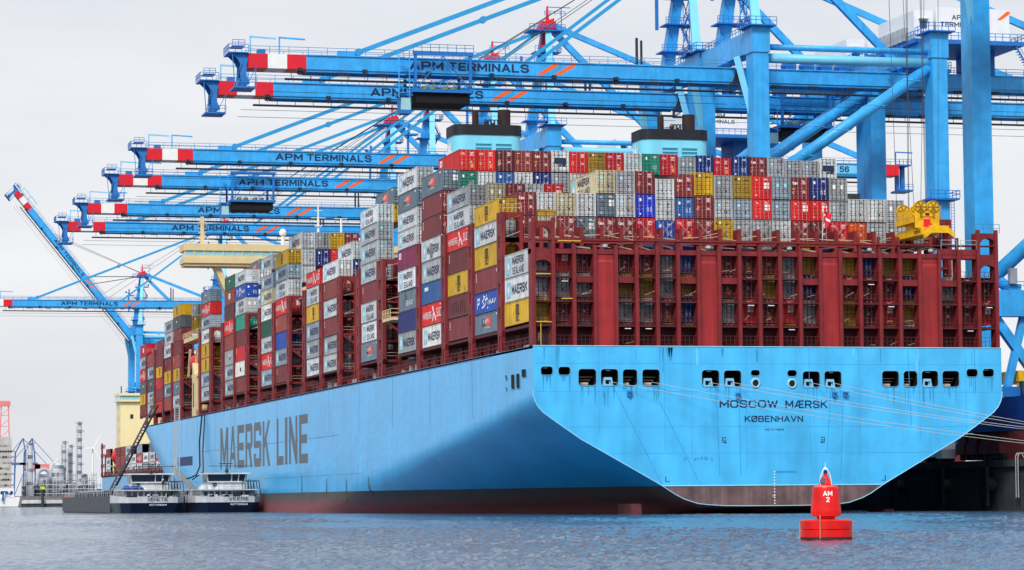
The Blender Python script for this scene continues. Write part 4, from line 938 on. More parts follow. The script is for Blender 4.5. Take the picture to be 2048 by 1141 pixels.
    for k in ('G', 'I', 'K', 'M', 'F', 'E', 'D', 'C', 'B'):
        for r in range(1, 5 if k in 'GIKMF' else 3):
            z = 19.8
            while z < 36:
                m.m = LR.randrange(7); x = X_(r)+.05; y = STACKB[k]; m.box(x, x+CW, y+.05, y+CL, z, z+HC)
                for q in (.42, .95, 1.5, 2.05): m.box(x+q, x+q+.06, y-.02, y+.05, z+.1, z+HC-.1)
                z += HC+.03
    for k, z1 in (('D', 42.5), ('C', 39.2), ('I', 38), ('E', 40)):
        for r in range(1, 22):
            m.m = LR.randrange(7); x = X_(r)+.05; m.box(x, x+CW, STACKB[k]+.3, STACKB[k]+CL, 30, z1)
    tag(m.build('stacked_load', [CM[c] for c in cols]), 'rest of the container load glimpsed deep between the lashing bridges', 'containers', kind='stuff')
upper_rows()

# ------------------------------------------------------------------ cranes
def crane_proto():
    Z0 = 6.4
    t = thing('quay_crane', 'x', 'crane', (66, 0, Z0), 'blue quay cranes along the terminal')
    H = (66.4, 0, 71.2)
    def girder(m, xa, xb):
        m.box(xa, xb, -2.3, 2.3, 69.35, 71.5); m.box(xa, xb, -2.5, 2.5, 71.5, 71.68)
        for y in (-2.1, 1.9): m.box(xa, xb, y, y+.25, 69.0, 69.35)
        return m
    def underside(xa, xb, par, sub):
        m = MB(); m.tube((xa+4, -2.0, 67.75), (xb, -2.0, 67.75), .2, 6)
        x = xa+5
        while x < xb: m.box(x, x+.09, -2.05, -1.95, 67.8, 69.0); x += 3.05
        x = xa+6
        while x < xb-2:
            for d in (0, .55, 1.1): m.box(x+d, x+d+.4, -2.3, -1.7, 68.55, 69.0)
            m.box(x-.1, x+1.7, -2.2, -1.9, 68.75, 68.95); x += 6.4
        m.build('festoon_track', DARK, par)
        w = MB()
        for z, y in ((67.0, -1.5), (66.2, 1.5)): w.tube((xa+2, y, z), (xb, y, z), .04, 5)
        w.build('hoist_wire', ROPED, par)
    def rails(xa, xb, par):
        m = MB()
        for y in (-2.4, 2.4): m.rail([(xa, y, 71.68), (xb, y, 71.68)], 1.1, 3.05, .08)
        m.build('handrail', RAILM, par)
    # boom ----------------------------------------------------------------
    boom = girder(MB(), -4.6, 66.2).build('boom', CRANE, t, origin=H)
    for i, mt in enumerate((REDP, WHITE, REDP)):
        m = MB(); m.box(-13.76+i*3.05, -13.76+(i+1)*3.05-.003, -2.3, 2.3, 69.35, 71.62); m.build('warning_block', mt, boom)
    underside(-12, 66, boom, 1); rails(-13.5, 66, boom)
    x0 = 11.9
    m = MB(); m.flat(text2d('APM', .03), (x0, -2.312, 69.75), (5.6, 0, 0), (0, 0, 1.45)); m.flat(text2d('TERMINALS', .03), (x0+6.4, -2.312, 69.75), (13.2, 0, 0), (0, 0, 1.45)); m.build('lettering', LETTER, boom)
    for i in (0, 1):
        m = MB(); a = 32.7+i*2.9; m.add([(a, -2.312, 69.6), (a+1.1, -2.312, 69.6), (a+3.6, -2.312, 71.1), (a+3.6, -2.312, 71.42), (a+2.9, -2.312, 71.42)], [(0, 1, 2, 3, 4)]); m.build('slanted_mark', ORANGE, boom)
    m = MB(); m.box(-16.9, -13.8, -2.6, 2.6, 71.6, 71.75); m.rail([(-16.9, -2.6, 71.75), (-13.8, -2.6, 71.75)], 1.2, .8, .09); m.rail([(-16.9, -2.6, 71.75), (-16.9, 2.6, 71.75)], 1.2, .9, .09); m.rail([(-16.2, -1.6, 72.9), (-14.2, -1.6, 72.9)], .9, .7, .08); m.box(-16.2, -14.2, -1.6, 1.6, 72.8, 72.9)
    sh = [(-16.4, 71.6), (-13.8, 71.6), (-13.8, 70.6), (-14.05, 69.6), (-14.0, 68.2), (-13.5, 66.9), (-14.7, 66.4), (-15.0, 68.2), (-14.9, 69.8), (-15.4, 70.7)]
    for y in (-2.0, 1.7): m.prism(sh, 'y', y, y+.3)
    m.box(-16.0, -12.6, -2.5, 2.5, 66.15, 66.4); m.rail([(-16.0, -2.5, 66.4), (-12.6, -2.5, 66.4)], 1.1, .85, .08); m.tube((-14.4, -1.5, 67.2), (-14.4, 1.5, 67.2), .75, 12); m.beam((-12.8, -2.4, 66.3), (-12.6, -2.4, 69.4), .1, .1); m.beam((-12.7, -2.4, 69.2), (-14.0, -2.4, 66.5), .1, .1); m.beam((-15.9, -2.3, 66.4), (-16.3, -2.3, 71.6), .12, .12); m.beam((-15.9, -2.3, 66.4), (-14.9, -2.3, 70.2), .1, .1)
    m.box(-12.1, -10.9, -1.3, .3, 71.68, 72.5); m.build('tip_platform', paint('tip_blue', (32, 116, 190), .5, .15), boom)
    for x in (-13.2, -8.6):
        m = MB(); m.box(x, x+.22, -.1, .12, 71.68, 74.6); m.beam((x, 0, 74.6), (x+4.2, 0, 74.4), .2, .25); m.build('davit', CRANE_L if x < -10 else CRANE, boom)
    m = MB(); m.prism([(65.5, 69.0), (67.3, 69.0), (66.5, 71.0), (66.3, 71.0)], 'y', -2.5, -2.34); m.box(65.2, 65.5, -2.6, -2.0, 67.4, 69.0); m.box(67.3, 67.6, -2.6, -2.0, 67.4, 69.0); m.box(65.2, 67.6, -2.6, -2.0, 67.4, 67.7); m.beam((65.4, -2.4, 67.6), (67.4, -2.4, 69), .15, .15); m.build('hinge_bracket', DARK, boom)
    # girder landside ---------------------------------------------------
    g = girder(MB(), 66.6, 142).build('girder', CRANE, t)
    m = MB(); m.box(142.003, 145, -2.3, 2.3, 69.35, 71.62); m.build('warning_block', REDP, g)
    underside(66.6, 142, g, 1); rails(67, 145, g)
    for k in range(4):
        w = MB(); x = 76+k*3.1; w.tube((x, -1.6, 72.6), (x, 1.2, 72.6), .75, 12); w.box(x-.9, x+.9, -1.9, -1.6, 71.7, 73.1); w.build('rope_drum', CRANE_D, g)
    for k in range(7):
        w = MB(); x = -6+k*10.3; w.box(x, x+.7, -2.9, -2.35, 69.0, 69.5); w.beam((x+.3, -2.7, 69), (x+.3, -2.7, 68.2), .12, .12); w.build('flood_lamp', DARK, boom)
    w = MB(); w.box(12, 62, 1.2, 1.7, 71.7, 72.0); w.box(50, 50.35, -.2, .2, 71.7, 76.4); w.box(50.8, 51.1, -.2, .2, 71.7, 76.0); w.build('cable_tray', DARK, boom)
    m = MB(); m.box(145, 148, -2.6, 2.6, 66.0, 66.4); m.box(145.1, 145.7, -.6, .6, 66.4, 72); m.box(146.2, 147.0, -.5, .5, 66.4, 71.8); m.box(145, 147.6, -2.6, 2.6, 71.4, 71.7); m.rail([(145, -2.6, 66.4), (148, -2.6, 66.4)], 1.1, .8, .09); m.rail([(145, -2.6, 71.7), (147.6, -2.6, 71.7)], 1.1, .8, .09); m.beam((145.2, 0, 71.7), (145.2, 0, 74.6), .2, .2); m.beam((145.2, 0, 74.6), (149, 0, 74.5), .2, .25); m.build('end_platform', CRANE_D, g)
    # legs, sills, bogies -------------------------------------------------
    for x in (66.0, 96.4):
        for y in (-13.5, 13.5):
            m = MB(); m.box(x-1.2, x+1.4, y-1.7, y+1.7, 14.2, 72.3); m.box(x-1.4, x+1.6, y-1.9, y+1.9, 72.3, 76.4); lg = m.build('leg', CRANE, t)
            p = MB(); p.box(x-2.4, x+2.6, y-3.0, y+2.9, 49.2, 49.5); p.rail([(x-2.4, y-3.0, 49.5), (x+2.6, y-3.0, 49.5), (x+2.6, y+2.9, 49.5)], 1.2, 1.2, .1); p.build('leg_platform', CRANE_D, lg)
            p = MB(); p.box(x-2.2, x+2.4, y-2.9, y+2.8, 76.4, 76.6); p.rail([(x-2.2, y-2.9, 76.6), (x+2.4, y-2.9, 76.6)], 1.2, 1.0, .09); p.rail([(x-2.2, y-2.9, 76.6), (x-2.2, y+2.8, 76.6)], 1.2, 1.0, .09); p.build('head_platform', CRANE_D, lg)
            ld_ = MB()
            for dx in (0, .55): ld_.beam((x+1.5+dx, y-1.9, 40), (x+1.5+dx, y-1.9, 49.5), .08, .08)
            for k in range(20): ld_.box(x+1.5, x+2.05, y-1.93, y-1.87, 40.2+k*.46, 40.26+k*.46)
            ld_.build('ladder', CRANE_D, lg)
            for k in (-5.6, -2.0, 2.0, 5.6) if abs(y) > 0 else ():
                b = MB(); b.prism([(y+k-1.5, 8.6), (y+k+1.5, 8.6), (y+k+1.1, 9.9), (y+k-1.1, 9.9)], 'x', x-.55, x+.65); b.box(x-.8, x+.9, y+k-1.45, y+k+1.45, 7.2, 8.6); bg_ = b.build('bogie', paint('bogie_red', (110, 26, 30), .6, .2), t)
                w = MB()
                for q in (-.75, .75): w.tube((x-.3, y+k+q, 6.95), (x+.4, y+k+q, 6.95), .5, 10)
                w.build('bogie_wheels', DARK, bg_)
        m = MB(); m.box(x-1.3, x+1.5, -19, 19, 10, 14.2); m.build('sill_beam', paint('sill_blue_shaded', (14, 52, 130), .5, .15), t)  # crane blue darkened here, shade put into the sill colour
        m = MB(); m.box(x-1.1, x+1.3, -11.3, 11.3, 72.6, 76.1); pb = m.build('portal_beam', CRANE, t)
    m = MB(); m.rail([(65, -11, 76.1), (65, 11, 76.1)], 1.1, 1.5, .09); m.build('handrail', RAILM, t)
    for y in (-13.5, 13.5):
        m = MB(); m.tube((67.45, y, 71.6), (95.1, y, 71.6), .78, 14); m.build('tie_tube', CRANE_L if y < 0 else CRANE, t, smooth=True)
        m = MB(); m.tube((67.4, y, 73.4), (95.1, y, 73.4), .5, 12); m.build('tie_tube', CRANE, t, smooth=True)
        m = MB(); m.tube((95.2, y, 70.7), (67.4, y, 52.0), .95, 14); br = m.build('diagonal_tube', CRANE, t, smooth=True)
        m = MB()
        for k in range(9):                                           # helical strakes against wind
            pts = []
            for i in range(7):
                s_ = (k+i/7)/9; a = s_*2*math.pi*4.5; c = V((95.2, y, 70.7)).lerp(V((67.4, y, 52.0)), s_); d = V((-27.8, 0, -18.7)).normalized(); n1 = V((0, 1, 0)); n2 = d.cross(n1); pts.append(c+(n1*math.cos(a)+n2*math.sin(a))*1.0)
            m.path(pts, .06, 4)
        m.build('strake', CRANE_L, br)
        m = MB(); m.box(67.5, 95.1, y-1.2, y+1.2, 25.0, 28.4); pb = m.build('portal_tie', CRANE, t)
        m = MB(); m.rail([(67.5, y-1.2, 28.4), (95.1, y-1.2, 28.4)], 1.1, 2, .09); m.build('handrail', RAILM, pb)
        m = MB(); m.beam((68, y, 24.9), (75, y, 15.5), 1.0, 1.2); m.beam((72, y, 24.9), (69.5, y, 15.5), .9, .9); m.build('knee_brace', CRANE, t)
        m = MB(); m.box(67.5, 95.1, y-.9, y+.9, 14.6, 15.9); m.build('lower_tie', CRANE_D, t)
        m = MB(); m.beam((63.4, y+(2.2 if y < 0 else -2.2), 72), (65.6, y+(1 if y < 0 else -1), 62), .8, 1.0); m.build('hanger_strut', CRANE_L, t)
    # A-frame -----------------------------------------------------------
    ap = (69.0, 0, 99.6)
    m = MB(); m.beam((66.2, 4.2, 76.2), (68.6, .8, 97.5), 2.0, 2.0, 1.5, 1.5); mast = m.build('mast', CRANE, t)
    m = MB(); m.beam((66.9, -11.0, 76.2), (68.9, -.9, 98.0), 1.5, 1.5, 1.2, 1.2); m.build('mast_strut', CRANE_L, t)
    for i, z in enumerate((79.5, 84.2, 89.0, 93.5)):
        f = (z-76.2)/21.3; x, y = 66.2+2.4*f, 4.2-3.4*f
        m = MB(); m.box(x-2.0, x+3.6, y-2.2, y+1.6, z, z+.2); m.rail([(x-2.0, y-2.2, z+.2), (x+3.6, y-2.2, z+.2)], 1.1, .9, .09); m.rail([(x+3.6, y-2.2, z+.2), (x+3.6, y+1.6, z+.2)], 1.1, .9, .09); m.beam((x-1.6, y-1.4, z), (x-.7, y-1.2, z-1.6), .2, .2); m.build('mast_platform', CRANE_D, mast)
        if i < 3:
            s_ = MB()
            for k in range(12): s_.box(x+1.4+(k*.17 if i % 2 else 2.0-k*.17), x+1.75+(k*.17 if i % 2 else 2.0-k*.17), y-2.1, y-1.2, z+.2+k*.38, z+.28+k*.38)
            d = 1 if i % 2 else -1; xa = x+1.5+(0 if d > 0 else 2.0); s_.beam((xa, y-2.1, z+.3), (xa+d*2.0, y-2.1, z+4.6), .12, .3); s_.beam((xa, y-2.1, z+1.3), (xa+d*2.0, y-2.1, z+5.6), .08, .08); s_.build('stair', CRANE_D, mast)
    m = MB()
    for (a, b) in (((65, 3), (65, -1.5)), ((67.4, 3), (69.8, -1.2))):
        for z in range(77, 93, 4): m.beam((68.6, 1.8, z), (69.6, 1.8, z+3.6), .13, .13); m.beam((69.6, 1.8, z), (68.6, 1.8, z+3.6), .13, .13)
    for x in (68.6, 69.7): m.beam((x, 1.8, 76.3), (x, 1.8, 94), .15, .15)
    m.build('stair_tower_lattice', CRANE, mast)
    m = MB(); m.beam((68.45, 1.0, 94.6), (69.0, .3, 99.2), 1.9, 1.9, 1.4, 1.4); m.box(67.6, 70.4, -1.7, 1.7, 98.2, 99.8); m.prism([(66.4, 98.2), (67.6, 99.6), (70.2, 100.6), (70.2, 98.2)], 'y', -1.1, 1.1); m.beam((69, 0, 99.8), (69, 0, 103.2), .7, .7, .3, .3); ah = m.build('apex_head', REDP, t)
    m = MB(); m.box(64.6, 72.2, -2.4, 2.4, 97.7, 97.95); m.rail([(64.6, -2.4, 97.95), (72.2, -2.4, 97.95)], 1.1, .9, .1); m.rail([(68, -1.7, 101), (72.4, -1.7, 101)], .9, .9, .09); m.beam((72, 0, 98), (72, 0, 103), .15, .15); m.beam((69, 0, 103), (74, 0, 103), .12, .15); m.build('apex_platform', CRANE_D, ah)
    m = MB(); m.box(62.4, 65.4, -1, 1, 89.6, 90.0); m.beam((63.4, 0, 90), (63.4, 0, 92.6), .5, .5); m.beam((63.2, 0, 83), (63.2, 0, 91), .5, .5); m.lathe([(.2, -.4), (.55, 0), (.2, .4)], (62.2, 0, 91.3), 10); m.build('buffer_arm', CRANE_D, ah)
    # stays --------------------------------------------------------------
    for xa, xb, zb in ((2.0, 68.4, 98.2),):
        m = MB(); m.beam((xa, -.8, 71.7), (xb, -.8, zb), .35, .72); st = m.build('forestay', STAYM, t)
        for f in (.03, .45, .97):
            c = V((xa, -.8, 71.7)).lerp(V((xb, -.8, zb)), f); p = MB(); p.tube((c.x, -1.15, c.z), (c.x, -.45, c.z), .62, 10); p.build('stay_link', STAYM, st)
        m = MB(); m.box(xa-1.4, xa+1.4, -1.2, -.4, 71.68, 72.6); m.build('stay_anchor', CRANE, t)
    for xa, zb in ((33.0, 98.8),):
        m = MB(); m.beam((xa, -.8, 71.7), (68.5, -.8, zb), .3, .6); m.build('inner_forestay', STAYM, t)
    m = MB()
    for y in (-.7, .7): m.tube((26+y*3, y, 72.3), (68.5, y, 100.3-.2*y), .06, 5)
    m.build('boom_hoist_wires', ROPED, t)
    m = MB(); m.beam((69.6, 0, 98.6), (96.3, 0, 72.5), .9, 1.25); m.build('backstay', CRANE, t)
    m = MB(); m.beam((69.8, .3, 99.4), (141, .3, 72.0), .8, 1.1); m.build('backstay', CRANE, t)
    # machinery house -----------------------------------------------------
    m = MB(); m.box(94.5, 114.0, -9.5, 7.5, 75.6, 76.3); m.box(96, 100, -3, 5, 71.7, 75.6); m.box(108, 111.5, -3, 5, 71.7, 75.6); hp = m.build('house_platform', CRANE_D, t)
    m = MB(); m.rail([(94.5, -9.5, 76.3), (114, -9.5, 76.3)], 1.2, 1.3, .1); m.rail([(94.5, -9.5, 76.3), (94.5, 7.5, 76.3)], 1.2, 1.3, .1); m.rail([(114, -9.5, 76.3), (114, 7.5, 76.3)], 1.2, 1.3, .1); m.build('handrail', RAILM, hp)
    m = MB(); m.box(94.9, 98.3, -8.6, 7.0, 76.32, 81.1); an = m.build('electrical_room', HOUSEW, t)
    for k in range(6):
        p = MB(); p.box(94.2, 94.9, -6+k*2.0, -4.6+k*2.0, 76.4, 78.6); p.tube((94.15, -5.3+k*2.0, 77.6), (94.2, -5.3+k*2.0, 77.6), .5, 10); p.build('cooler_unit', GALV, an)
    p = MB(); p.box(95.9, 97.1, -8.72, -8.6, 78.2, 79.4); p.build('window', GLASSD, an); p = MB(); p.box(95.7, 97.3, -9.2, -8.6, 79.6, 79.75); p.build('awning', GALV, an)
    m = MB(); m.box(99.2, 112.2, -7.6, 5.5, 76.32, 81.9); hs = m.build('machinery_house', HOUSEW, t)
    m = MB(); m.flat(text2d('APM', .025), (102.0, -7.612, 79.9), (2.6, 0, 0), (0, 0, .85)); m.flat(text2d('TERMINALS', .025), (100.0, -7.612, 78.7), (6.8, 0, 0), (0, 0, .85)); m.build('lettering', BLK2, hs)
    for i in (0,):
        m = MB(); a = 110.6; zz = 80.1-i*1.9; m.add([(a-.6, -7.612, zz), (a+.1, -7.612, zz), (a+1.7, -7.612, zz+1.1), (a+1.7, -7.612, zz+1.5), (a+1.2, -7.612, zz+1.5)], [(0, 1, 2, 3, 4)]); m.build('slanted_mark', ORANGE, hs)
    m = MB()
    for k in range(9): m.box(112.4+k*.25, 112.75+k*.25, -9.3, -8.3, 75.5-k*.42, 75.6-k*.42)
    m.beam((112.4, -9.3, 75.8), (114.8, -9.3, 71.8), .1, .3); m.beam((112.4, -9.3, 76.8), (114.8, -9.3, 72.8), .08, .08); m.build('stair', CRANE_D, hp)
    m = MB()
    for k in range(8): m.box(92+k*.35, 92.4+k*.35, -4.5, -3.4, 71.9+k*.5, 72.0+k*.5)
    m.beam((92, -4.5, 72), (95, -4.5, 76.3), .1, .25); m.build('stair', RAILM, hp)
    return t
def trolley():
    t = MB(); xa, xb = 0, 9.8
    t.box(xa, xb, -4.2, 4.2, 66.0, 66.5)
    for x in (xa+.2, xb-.7):
        for y in (-4.1, 3.7): t.box(x, x+.45, y, y+.4, 66.4, 72.4)
    t.box(xa, xb, -4.2, -3.8, 71.9, 72.5); t.box(xa, xb, 3.8, 4.2, 71.9, 72.5)
    t.beam((xa+.6, -4, 66.6), (xb/2, -4, 71.8), .16, .16); t.beam((xb/2, -4, 71.8), (xb-.6, -4, 66.6), .16, .16)
    return t
def crane_trolley(parent, X, Yc):
    m = trolley(); m.v = [(x+X, y+Yc, z) for x, y, z in m.v]; tr = m.build('trolley', CRANE_D, parent)
    p = MB(); p.box(X+.5, X+9.3, Yc-3.6, Yc+3.6, 64.4 if X != 46.5 else 65.6, 65.9); p.build('machinery_tray', LBLACK, tr)
    p = MB()
    for x in (X+2.0, X+3.4, X+5.4, X+6.8): p.lathe([(.15, 0), (.55, .1), (.55, .5), (.15, .6)], (x, Yc-3.2, 66.5), 10)
    p.build('sheave', paint('sheave_olive', (150, 150, 70), .6, .2), tr)
    p = MB(); p.rail([(X, Yc-4.3, 66.5), (X+9.8, Yc-4.3, 66.5)], 1.1, 1.0, .09); p.rail([(X, Yc-4.3, 72.5), (X+9.8, Yc-4.3, 72.5)], 1.1, 1.3, .09); p.build('handrail', RAILM, tr)
    if X == 46.5: return
    p = MB(); p.box(X-2.0, X-.2, Yc-3.6, Yc-1.4, 62.6, 65.4); p.box(X-2.3, X, Yc-3.9, Yc-1.1, 65.4, 65.7); c = p.build('operator_cabin', CRANE_D, tr)
    g = MB(); g.box(X-1.9, X-.3, Yc-3.63, Yc-3.6, 63.2, 65.1); g.build('cabin_window', GLASSL, c)
    p = MB()
    for k in range(9): p.box(X-2.2, X-1.2, Yc-4.2, Yc-3.7, 65.8+k*.7, 65.9+k*.7)
    p.beam((X-2.3, Yc-4.2, 65), (X-2.3, Yc-4.2, 72.5), .14, .14); p.beam((X-.6, Yc-4.2, 65), (X-.6, Yc-4.2, 72.5), .14, .14); p.build('stair_cage', CRANE, tr)
CY = [('C1', 122.09), ('C2', 152.67), ('C3', 246.81), ('C4', 293.61), ('C5', 354.72), ('C6', 400.0), ('C7', 682.0), ('C8', 912.0)]
CLAB = {'C0': 'nearest blue quay crane, its tall leg at the right edge, hoisting the yellow spreader', 'C1': 'blue quay crane whose striped boom is the highest in the picture',
        'C2': 'blue quay crane with the second highest striped boom, trolley behind the right funnel', 'C3': 'blue quay crane with clear boom lettering and a girder end marked 56',
        'C4': 'blue quay crane with a trolley over its boom lettering above the deckhouse', 'C5': 'blue quay crane with the second lowest striped boom over the ship',
        'C6': 'blue quay crane with the lowest striped boom crossing above the cream bridge wing', 'C7': 'far blue quay crane whose level boom leaves the picture at left', 'C8': 'farthest blue quay crane, its boom raised steeply at left'}
PROTO = crane_proto()
CR = {}
for i, (k, y) in enumerate(CY):
    c = PROTO if i == 0 else copy_tree(PROTO); c.location = (66, y, 6.4); c['label'] = CLAB[k]; CR[k] = c
c0 = copy_tree(PROTO, None, ('diagonal_tube', 'leg_platform', 'ladder')); c0.location = (66, 9.5, 6.4); c0['label'] = CLAB['C0']; CR['C0'] = c0
for y in (-4.0, 23.0):
    m = MB(); m.tube((67.3, y, 29.6), (95.2, y, 53.6), .95, 14); m.build('lower_diagonal', CRANE, c0, smooth=True)
    m = MB(); m.tube((68.0, y, 30.2), (70.2, y, 28.6), .75, 12); m.box(69.6, 71.4, y-1, y+1, 28.4, 29.2); m.build('strut_foot', CRANE, c0)
    m = MB(); m.box(67.4, 67.75, y-.9, y+.9, 30, 72); m.build('cable_tray', DARK, c0)
m = MB(); m.box(69.6, 70.6, 21.4, 22.2, 29.2, 31.2); m.build('control_cabinet', PLANTD, c0)
for k, X in (('C1', 12.1), ('C2', 84.2), ('C4', 9.9), ('C0', 46.5)): crane_trolley(CR[k], X, CR[k].location.y)
m = MB(); m.box(127, 141.8, 246.81-2.36, 246.81-2.305, 69.6, 71.3); n56 = m.build('number_panel', CRANE_L, CR['C3'])
m = MB(); m.flat(text2d('56', .03), (131.6, 246.81-2.38, 69.8), (2.2, 0, 0), (0, 0, 1.3)); m.build('lettering', LETTER, n56)
def raise_boom():
    c8 = CR['C8']; tip = (15.05-66.4, 134.76-71.2); ang = math.atan2(tip[1], -tip[0])
    for o in list(c8.children):
        b = o.name.split('.')[0]
        if b == 'boom': o.rotation_euler = (0, ang, 0)
        if b in ('forestay', 'inner_forestay', 'stay_anchor', 'boom_hoist_wires'):
            for ch in list(o.children): bpy.data.objects.remove(ch)
            bpy.data.objects.remove(o)
    s, cs = math.sin(ang), math.cos(ang); y = 912
    def P_(d): return (66.4-d*cs, y-.8, 71.2+d*s)
    m = MB()
    for d in (30, 34): m.beam(P_(d), (68, y-.8, 98), .25, .3); 
    m.tube(P_(58), (68.5, y, 99.6), .09, 5); m.tube(P_(56), (68.5, y+1, 99.6), .09, 5); m.build('boom_hoist_wires', ROPED, c8)
raise_boom()
def spreader():
    t = thing('container_spreader', 'yellow container spreader hanging on wires above the stern stacks', 'spreader', (52, 10.5, 33))
    D = math.radians(7); y0, y1 = 3.4, 17.2; x = 52.2
    m = MB(); zc = 33.9
    m.box(x-1.1, x+1.1, 6.2, 14.2, zc, zc+.9); body = m.build('main_frame', YELLOW, t)
    for sy in (-1, 1):
        m = MB(); e = 10.3+(8.8 if sy > 0 else -7.0)
        m.box(x-.75, x-.2, 10.3+sy*2, e, zc+.05, zc+.75); m.box(x+.2, x+.75, 10.3+sy*2, e, zc+.05, zc+.75); m.box(x-1.22, x+1.22, e-.3, e+.3, zc-.05, zc+.85); arm = m.build('telescopic_arm', YELLOW, t)
        for sx in (-1, 1):
            f = MB(); f.prism([(x+sx*1.1, zc-.1), (x+sx*1.9, zc-.7), (x+sx*1.9, zc-.1), (x+sx*1.3, zc+.6)], 'y', e-.35, e+.35); f.build('flipper', ORANGE if sy > 0 else YELLOW, arm)
            k = MB(); k.box(x+sx*1.1-.1, x+sx*1.1+.1, e-.12, e+.12, zc-.5, zc-.05); k.build('twistlock', DARK, arm)
    m = MB(); m.box(x-1.6, x+1.6, 7.0, 13.4, zc+1.6, zc+2.3); m.box(x-1.2, x-.9, 7.4, 7.9, zc+.9, zc+1.6); m.box(x+.9, x+1.2, 12.5, 13, zc+.9, zc+1.6); m.box(x-1.0, x+1.0, 9, 11.4, zc+.9, zc+1.6)
    m.box(x-1.6, x+1.6, 6.9, 7.1, zc+.9, zc+3.0); m.box(x-1.62, x-1.5, 8, 12.6, zc+2.3, zc+3.3); hb = m.build('head_block', YELLOW, t)
    for sx in (-.82, .82):
        for yy in (7.2, 12.8):
            m = MB(); n = 20; vs = []
            for yv in (yy-.35, yy+.35): vs += [(x+sx+.8*math.cos(2*math.pi*i/n), yv, zc+3.5+.8*math.sin(2*math.pi*i/n)) for i in range(n)]
            m.add(vs, [(i, (i+1) % n, (i+1) % n+n, i+n) for i in range(n)]+[tuple(range(n)), tuple(range(n, 2*n))]); sh = m.build('rope_sheave', YELLOW, hb)
            q = MB()
            for k in range(6): a = k*math.pi/3; q.beam((x+sx, yy-.37, zc+3.5), (x+sx+.7*math.cos(a), yy-.37, zc+3.5+.7*math.sin(a)), .05, .12)
            q.path([(x+sx+.72*math.cos(2*math.pi*i/14), yy-.37, zc+3.5+.72*math.sin(2*math.pi*i/14)) for i in range(15)], .045, 4); q.build('sheave_spokes', paint('spoke_olive', (120, 92, 16), .6, .2), sh)
            p = MB(); p.box(x+sx-.1, x+sx+.1, yy-.5, yy+.5, zc+2.2, zc+3.6); p.build('sheave_bracket', paint('bracket_olive', (150, 120, 20), .6, .3), hb)
    m = MB(); m.box(x-.95, x+.95, 6.84, 6.9, zc+2.25, zc+2.32); m.box(x-.5, x+.35, 6.8, 6.9, zc+1.0, zc+2.0); m.tube((x+.35, 6.8, zc+1.5), (x+.6, 6.7, zc+.3), .16, 8); m.build('cable_basket', REDP, hb)
    m = MB(); m.box(x-.25, x+.25, 6.78, 6.86, zc+2.5, zc+2.75); m.build('lock_plate', BLACK, hb)
    m = MB(); m.rail([(x-1.6, 7.2, zc+2.3), (x-1.6, 13.4, zc+2.3)], .9, .9, .06); m.build('handrail', YELLOW, hb)
    m = MB()
    for k in range(7): m.box(x-1.115, x-1.1, 6.6+k*.3, 6.75+k*.3, zc+.25, zc+.65)
    m.build('warning_text_block', BLK2, body)
    w = MB()
    for sx in (-1.6, -.05, .05, 1.6):
        for yy in (7.2, 12.8): w.tube((x+sx, yy, zc+3.6), (x+sx*1.5, yy*.8+2, 65.9), .035, 5)
    w.build('hoist_rope', ROPED, t)
spreader()

